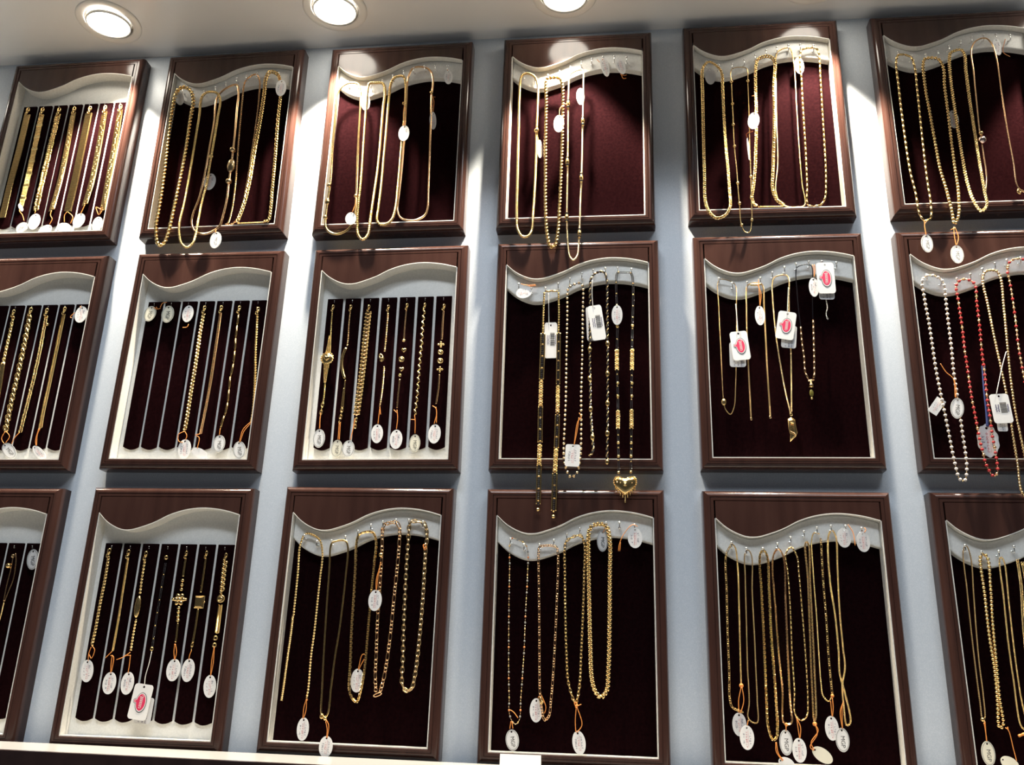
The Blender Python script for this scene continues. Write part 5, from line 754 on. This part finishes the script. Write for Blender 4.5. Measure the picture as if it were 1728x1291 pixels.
((6, 2), 'white rectangular tag with tiny print on bronze bead necklace, middle-row sixth tray', 'bar', 91.2, 67.6, 25.1, 42.2, 3.3, 0, -15, 'tag_white', 'white_thread', [[108.8, 151.7, 100.8, 130.7, 93.5, 108.3, 87.1, 87.7]]),
((6, 2), 'grey back tag under tiny-print tag, middle-row sixth tray', 'slip', 91.1, 51.4, 13.2, 30.7, -0.4, 0, -11, 'tag_grey_shaded', 'copper', []),
((1, 3), 'oval MGP tag alone on last strip, bottom-row first tray', 'mgp', 207.1, 244.1, 18.7, 30.5, 9.2, 0, 6, 'tag_grey_shaded', 'copper', []),
((2, 3), 'oval handwritten tag under curb bracelet, bottom-row second tray', 'hand', 19.6, 85.8, 18.9, 30.8, 7.8, 0, 5, 'tag_white', 'copper', [[20.6, 120.8, 26.2, 114.8, 23.3, 103.1, 18.9, 108.5], [20.2, 119.2, 18.2, 108.5, 19.4, 98.8]]),
((2, 3), 'oval handwritten tag under flat slim bracelet, bottom-row second tray', 'hand', 56.5, 70.4, 19.9, 30.2, 0, 0, 5, 'tag_white', 'copper', [[53.7, 114, 44.2, 103.7], [54.6, 109.4, 54.8, 97.3, 56.8, 82.9], [51.2, 107.8, 56.5, 106.4, 57.7, 85.4]]),
((2, 3), 'oval handwritten tag under leaf motif bracelet, bottom-row second tray', 'hand', 83.7, 70.9, 19.2, 30.7, 0, 0, 5, 'tag_white', 'copper', [[81.5, 113.2, 73.2, 106.9, 61.3, 102], [82, 110.1, 82.7, 95.1, 82.7, 83.7], [72.9, 108.4, 83, 108.6]]),
((2, 3), 'oval handwritten tag under flower bracelet, bottom-row second tray', 'hand', 149.2, 90.6, 20.4, 30.3, 0, 0, 5, 'tag_white', 'copper', [[146.7, 126.9, 150.6, 114.9, 149.5, 103.5], [146.1, 126.9, 146.7, 114.8, 149.5, 103.5]]),
((2, 3), 'oval handwritten tag under square plate bracelet, bottom-row second tray', 'hand', 171.2, 90.9, 19, 31.4, 0, 0, 5, 'tag_white', 'copper', [[172.9, 118.5, 170.8, 110.9, 170.5, 104]]),
((2, 3), 'oval handwritten tag under braided bracelet with oval disc, bottom-row second tray', 'hand', 206.4, 70.4, 18.2, 30.5, 5, 0, 5, 'tag_white', 'copper', [[205.8, 123.9, 204.7, 104.3, 206, 83.6], [206, 122.4, 207.4, 101.4, 206, 83.6]]),
((2, 3), 'white tag with pink oval logo under black and gold bracelet, bottom-row second tray', 'brand', 109.1, 46.9, 28.1, 47.4, -6, 0, 2, 'tag_white', 'white_thread', [[114.8, 115.4, 113.7, 98.8, 111.1, 80.9, 111.7, 69.6]]),
((2, 3), 'grey back tag behind pink-logo tag under black and gold bracelet, bottom-row second tray', 'slip', 114.2, 35.4, 24.6, 34.4, -1.5, 0, 6, 'tag_grey_shaded', 'copper', []),
((3, 3), 'oval handwritten tag below first chain, bottom-row third tray', 'hand', 48.6, 17, 16.7, 29.5, 0, 0, -5, 'tag_white', 'copper', [[49.8, 56, 47.3, 44.5, 47.4, 29.9], [49.8, 56, 50.7, 41.8, 48.3, 29.9], [47.9, 53.1, 52.4, 54.7]]),
((3, 3), 'bright oval handwritten tag over frame below second chain, bottom-row third tray', 'hand', 85.1, -3.3, 18.8, 26.7, 0, 0, -12, 'tag_white', 'copper', [[82.2, 30.5, 86.5, 23.8, 86.1, 7.2], [81.7, 29.1, 85, 18.2, 85.2, 7.1]]),
((3, 3), 'oval handwritten tag low beside third chain, bottom-row third tray', 'hand', 115.7, 81.8, 18.1, 31.1, 0, 0, 4, 'tag_white', 'copper', [[125.1, 116.5, 120.4, 116.4, 116, 95.2], [125.4, 113.6, 120.5, 104.6, 116.7, 95.2]]),
((3, 3), 'oval handwritten tag high beside fourth chain, bottom-row third tray', 'hand', 134.2, 189.3, 19.1, 29, 0, 0, -5, 'tag_white', 'copper', [[137.1, 233.8, 133.9, 218.3, 134.6, 202.4], [138.3, 243.2, 135.9, 221.4, 135.3, 202.4]]),
((4, 3), 'oval MGP tag below mixed bead chain, bottom-row fourth tray', 'mgp', 30.9, 14.9, 17.6, 26.2, 8.2, 0, -5, 'tag_white', 'copper', [[26.2, 52.4, 31.3, 49.8, 38.3, 41.8], [28.7, 38.8, 27, 27.8], [29.6, 38.8, 31.4, 28.5]]),
((4, 3), 'oval handwritten tag beside figaro chain, bottom-row fourth tray', 'hand', 60.8, 52.6, 17.2, 30.4, 0, 0, 4, 'tag_white', 'copper', [[66.3, 74.5, 62.6, 67.3], [66.9, 73.1, 73.8, 56.6, 71.8, 48.2]]),
((4, 3), 'oval handwritten tag below anchor-link chain, bottom-row fourth tray', 'hand', 118.5, 14.9, 17.3, 29.3, 9, 0, -5, 'tag_white', 'copper', [[114.8, 59.5, 113.5, 41.7, 114.4, 26.8], [115.4, 59.5, 122.2, 36.5, 115, 26.8], [114.2, 59.4, 122, 62.4]]),
((4, 3), 'oval MGP tag at top of heavy wheat chain, bottom-row fourth tray', 'mgp', 149.5, 279.3, 15.4, 30.3, 0, 0, 3, 'tag_grey_shaded', 'copper', [[153.9, 299.6, 150.7, 290.2]]),
((4, 3), 'oval handwritten tag alone on last hook, bottom-row fourth tray', 'hand', 194.9, 282.9, 20.1, 28.3, 0, 0, -3, 'tag_white', 'copper', [[199.4, 298.4, 191.8, 301.1, 179.4, 288, 173.1, 274.1, 171.5, 263.4], [174.7, 277.2, 173.4, 263.4]]),
((5, 3), 'oval handwritten tag overlapped, lower first chain, bottom-row fifth tray', 'hand', 18.8, 45.3, 17.9, 28.8, 0, 0, -4, 'tag_grey_shaded', 'copper', [[23.4, 92, 19.1, 74.3, 18.9, 58.1], [24, 92.1, 25.6, 74.5, 20.6, 58.2]]),
((5, 3), 'oval handwritten tag in front of another, second chain, bottom-row fifth tray', 'hand', 27, 30.1, 18, 29.5, 0, 0, -8, 'tag_white', 'copper', [[29.8, 51.9, 27.7, 43.9]]),
((5, 3), 'blank bright oval tag at tray bottom under third chain, bottom-row fifth tray', 'blank', 74.8, 1.2, 14.1, 20.7, 67.5, 0, -6, 'tag_white', 'copper', [[62.8, 26.7, 62.6, 14.9, 70, 3.6], [63.3, 26.7, 65.2, 12.4, 71.2, 4.4]]),
((5, 3), 'oval MGP tag under fourth chain, bottom-row fifth tray', 'mgp', 75.6, 25.9, 16.4, 30.3, 0, 0, -6, 'tag_white', 'copper', [[76.7, 46.9, 76.4, 39]]),
((5, 3), 'oval handwritten tag under fifth chain, bottom-row fifth tray', 'hand', 91.4, 17.4, 17.4, 29.1, 0, 0, -7, 'tag_white', 'copper', [[90.5, 55.4, 91.2, 44.8, 92.4, 31.2], [89.3, 58, 94.4, 44.9, 92.9, 31.3]]),
((5, 3), 'blank golden oval tag tilted under sixth chain, bottom-row fifth tray', 'blank', 119.4, 12.8, 16.1, 27.2, 56.4, 0, -6, 'tag_cream', 'copper', [[112.4, 49.5, 116.2, 41.8, 106.4, 27, 109.8, 18.1], [113, 49.5, 114.8, 37.8, 104.9, 21.8, 109.7, 17.3]]),
((5, 3), 'oval handwritten tag under seventh chain, bottom-row fifth tray', 'hand', 134, 45, 16.9, 29.5, 0, 0, -4, 'tag_white', 'copper', [[134.8, 78.1, 135.1, 58.2], [137.3, 82.2, 137.4, 70.2, 135.6, 58.2]]),
((5, 3), 'oval MGP tag under eighth chain, bottom-row fifth tray', 'mgp', 145, 31.7, 16.8, 28.6, 0, 0, -8, 'tag_white', 'copper', [[147.7, 73.3, 146.6, 60, 145.8, 44.2], [150.4, 78.7, 144.9, 65.2, 145.8, 44.2]]),
((5, 3), 'grey oval handwritten tag, first of two on last hooks, bottom-row fifth tray', 'hand', 169.9, 287.8, 18.5, 26.4, 0, 0, -3, 'tag_grey_shaded', 'copper', [[175.9, 306.5, 182.1, 294.5, 183.4, 276.6]]),
((5, 3), 'grey oval handwritten tag, second of two on last hooks, bottom-row fifth tray', 'hand', 194.6, 282.7, 17.8, 27.4, 0, 0, -3, 'tag_grey_shaded', 'copper', [[196.4, 302.2, 199.3, 299.3, 196.5, 294.7]]),
((6, 3), 'oval MGP tag under first chain, bottom-row sixth tray', 'mgp', 13.3, 22.1, 16.2, 28.5, 0, 0, -5, 'tag_cream', 'copper', [[12.5, 58.7, 13.1, 49.7, 13.3, 35.6], [14, 60.1, 12.8, 35.6]]),
((6, 3), 'blank oval tag at the tray foot under second chain, bottom-row sixth tray', 'blank', 37.1, 11.2, 15.4, 22.6, 60.3, 0, -5, 'tag_cream', 'copper', [[36.6, 53.1, 40.1, 50.7, 43.4, 27.8, 45.2, 14], [39.9, 54.5, 40.6, 48.1]])
]
SHAPE = {'mgp': 'oval', 'hand': 'oval', 'blank': 'oval', 'brand': 'rect', 'bar': 'rect', 'slip': 'rect', 'handrect': 'rect', 'handsmall': 'sharp', 'handbig': 'scallop'}
for n, (key, label, face, u, v, w, h, a, yaw, Y, m, thm, threads) in enumerate(TAGS):
    root = empty('price_tag', place(key, u, Y, v), label, 'price tag', 'price tags tied to the jewellery', -TRAYS[key][2])
    c = part('card', card(SHAPE[face], m), root); c.rotation_mode = 'ZYX'; c.rotation_euler = (0, -R(a), R(yaw)); c.scale = (w * .001, 1.0, h * .001)
    pk = face if face in PRINT else ('hand%d' % (n % 5) if face.startswith('hand') else None)
    if pk: part({'mgp': 'lettering', 'brand': 'logo', 'bar': 'barcode', 'slip': 'print'}.get(face, 'handwriting'), PRINT[pk], c)
    for th in threads:
        mb = MB(); tube(mb, spline([(th[i] - u, th[i + 1] - v) for i in range(0, len(th), 2)], False), .55 if thm != 'blue_thread' else 1.6, thm, False, 1.5, 5)
        part('thread', mb.mesh('thread'), root, loc=(0, -.0006, 0))
bpy.context.view_layer.update()
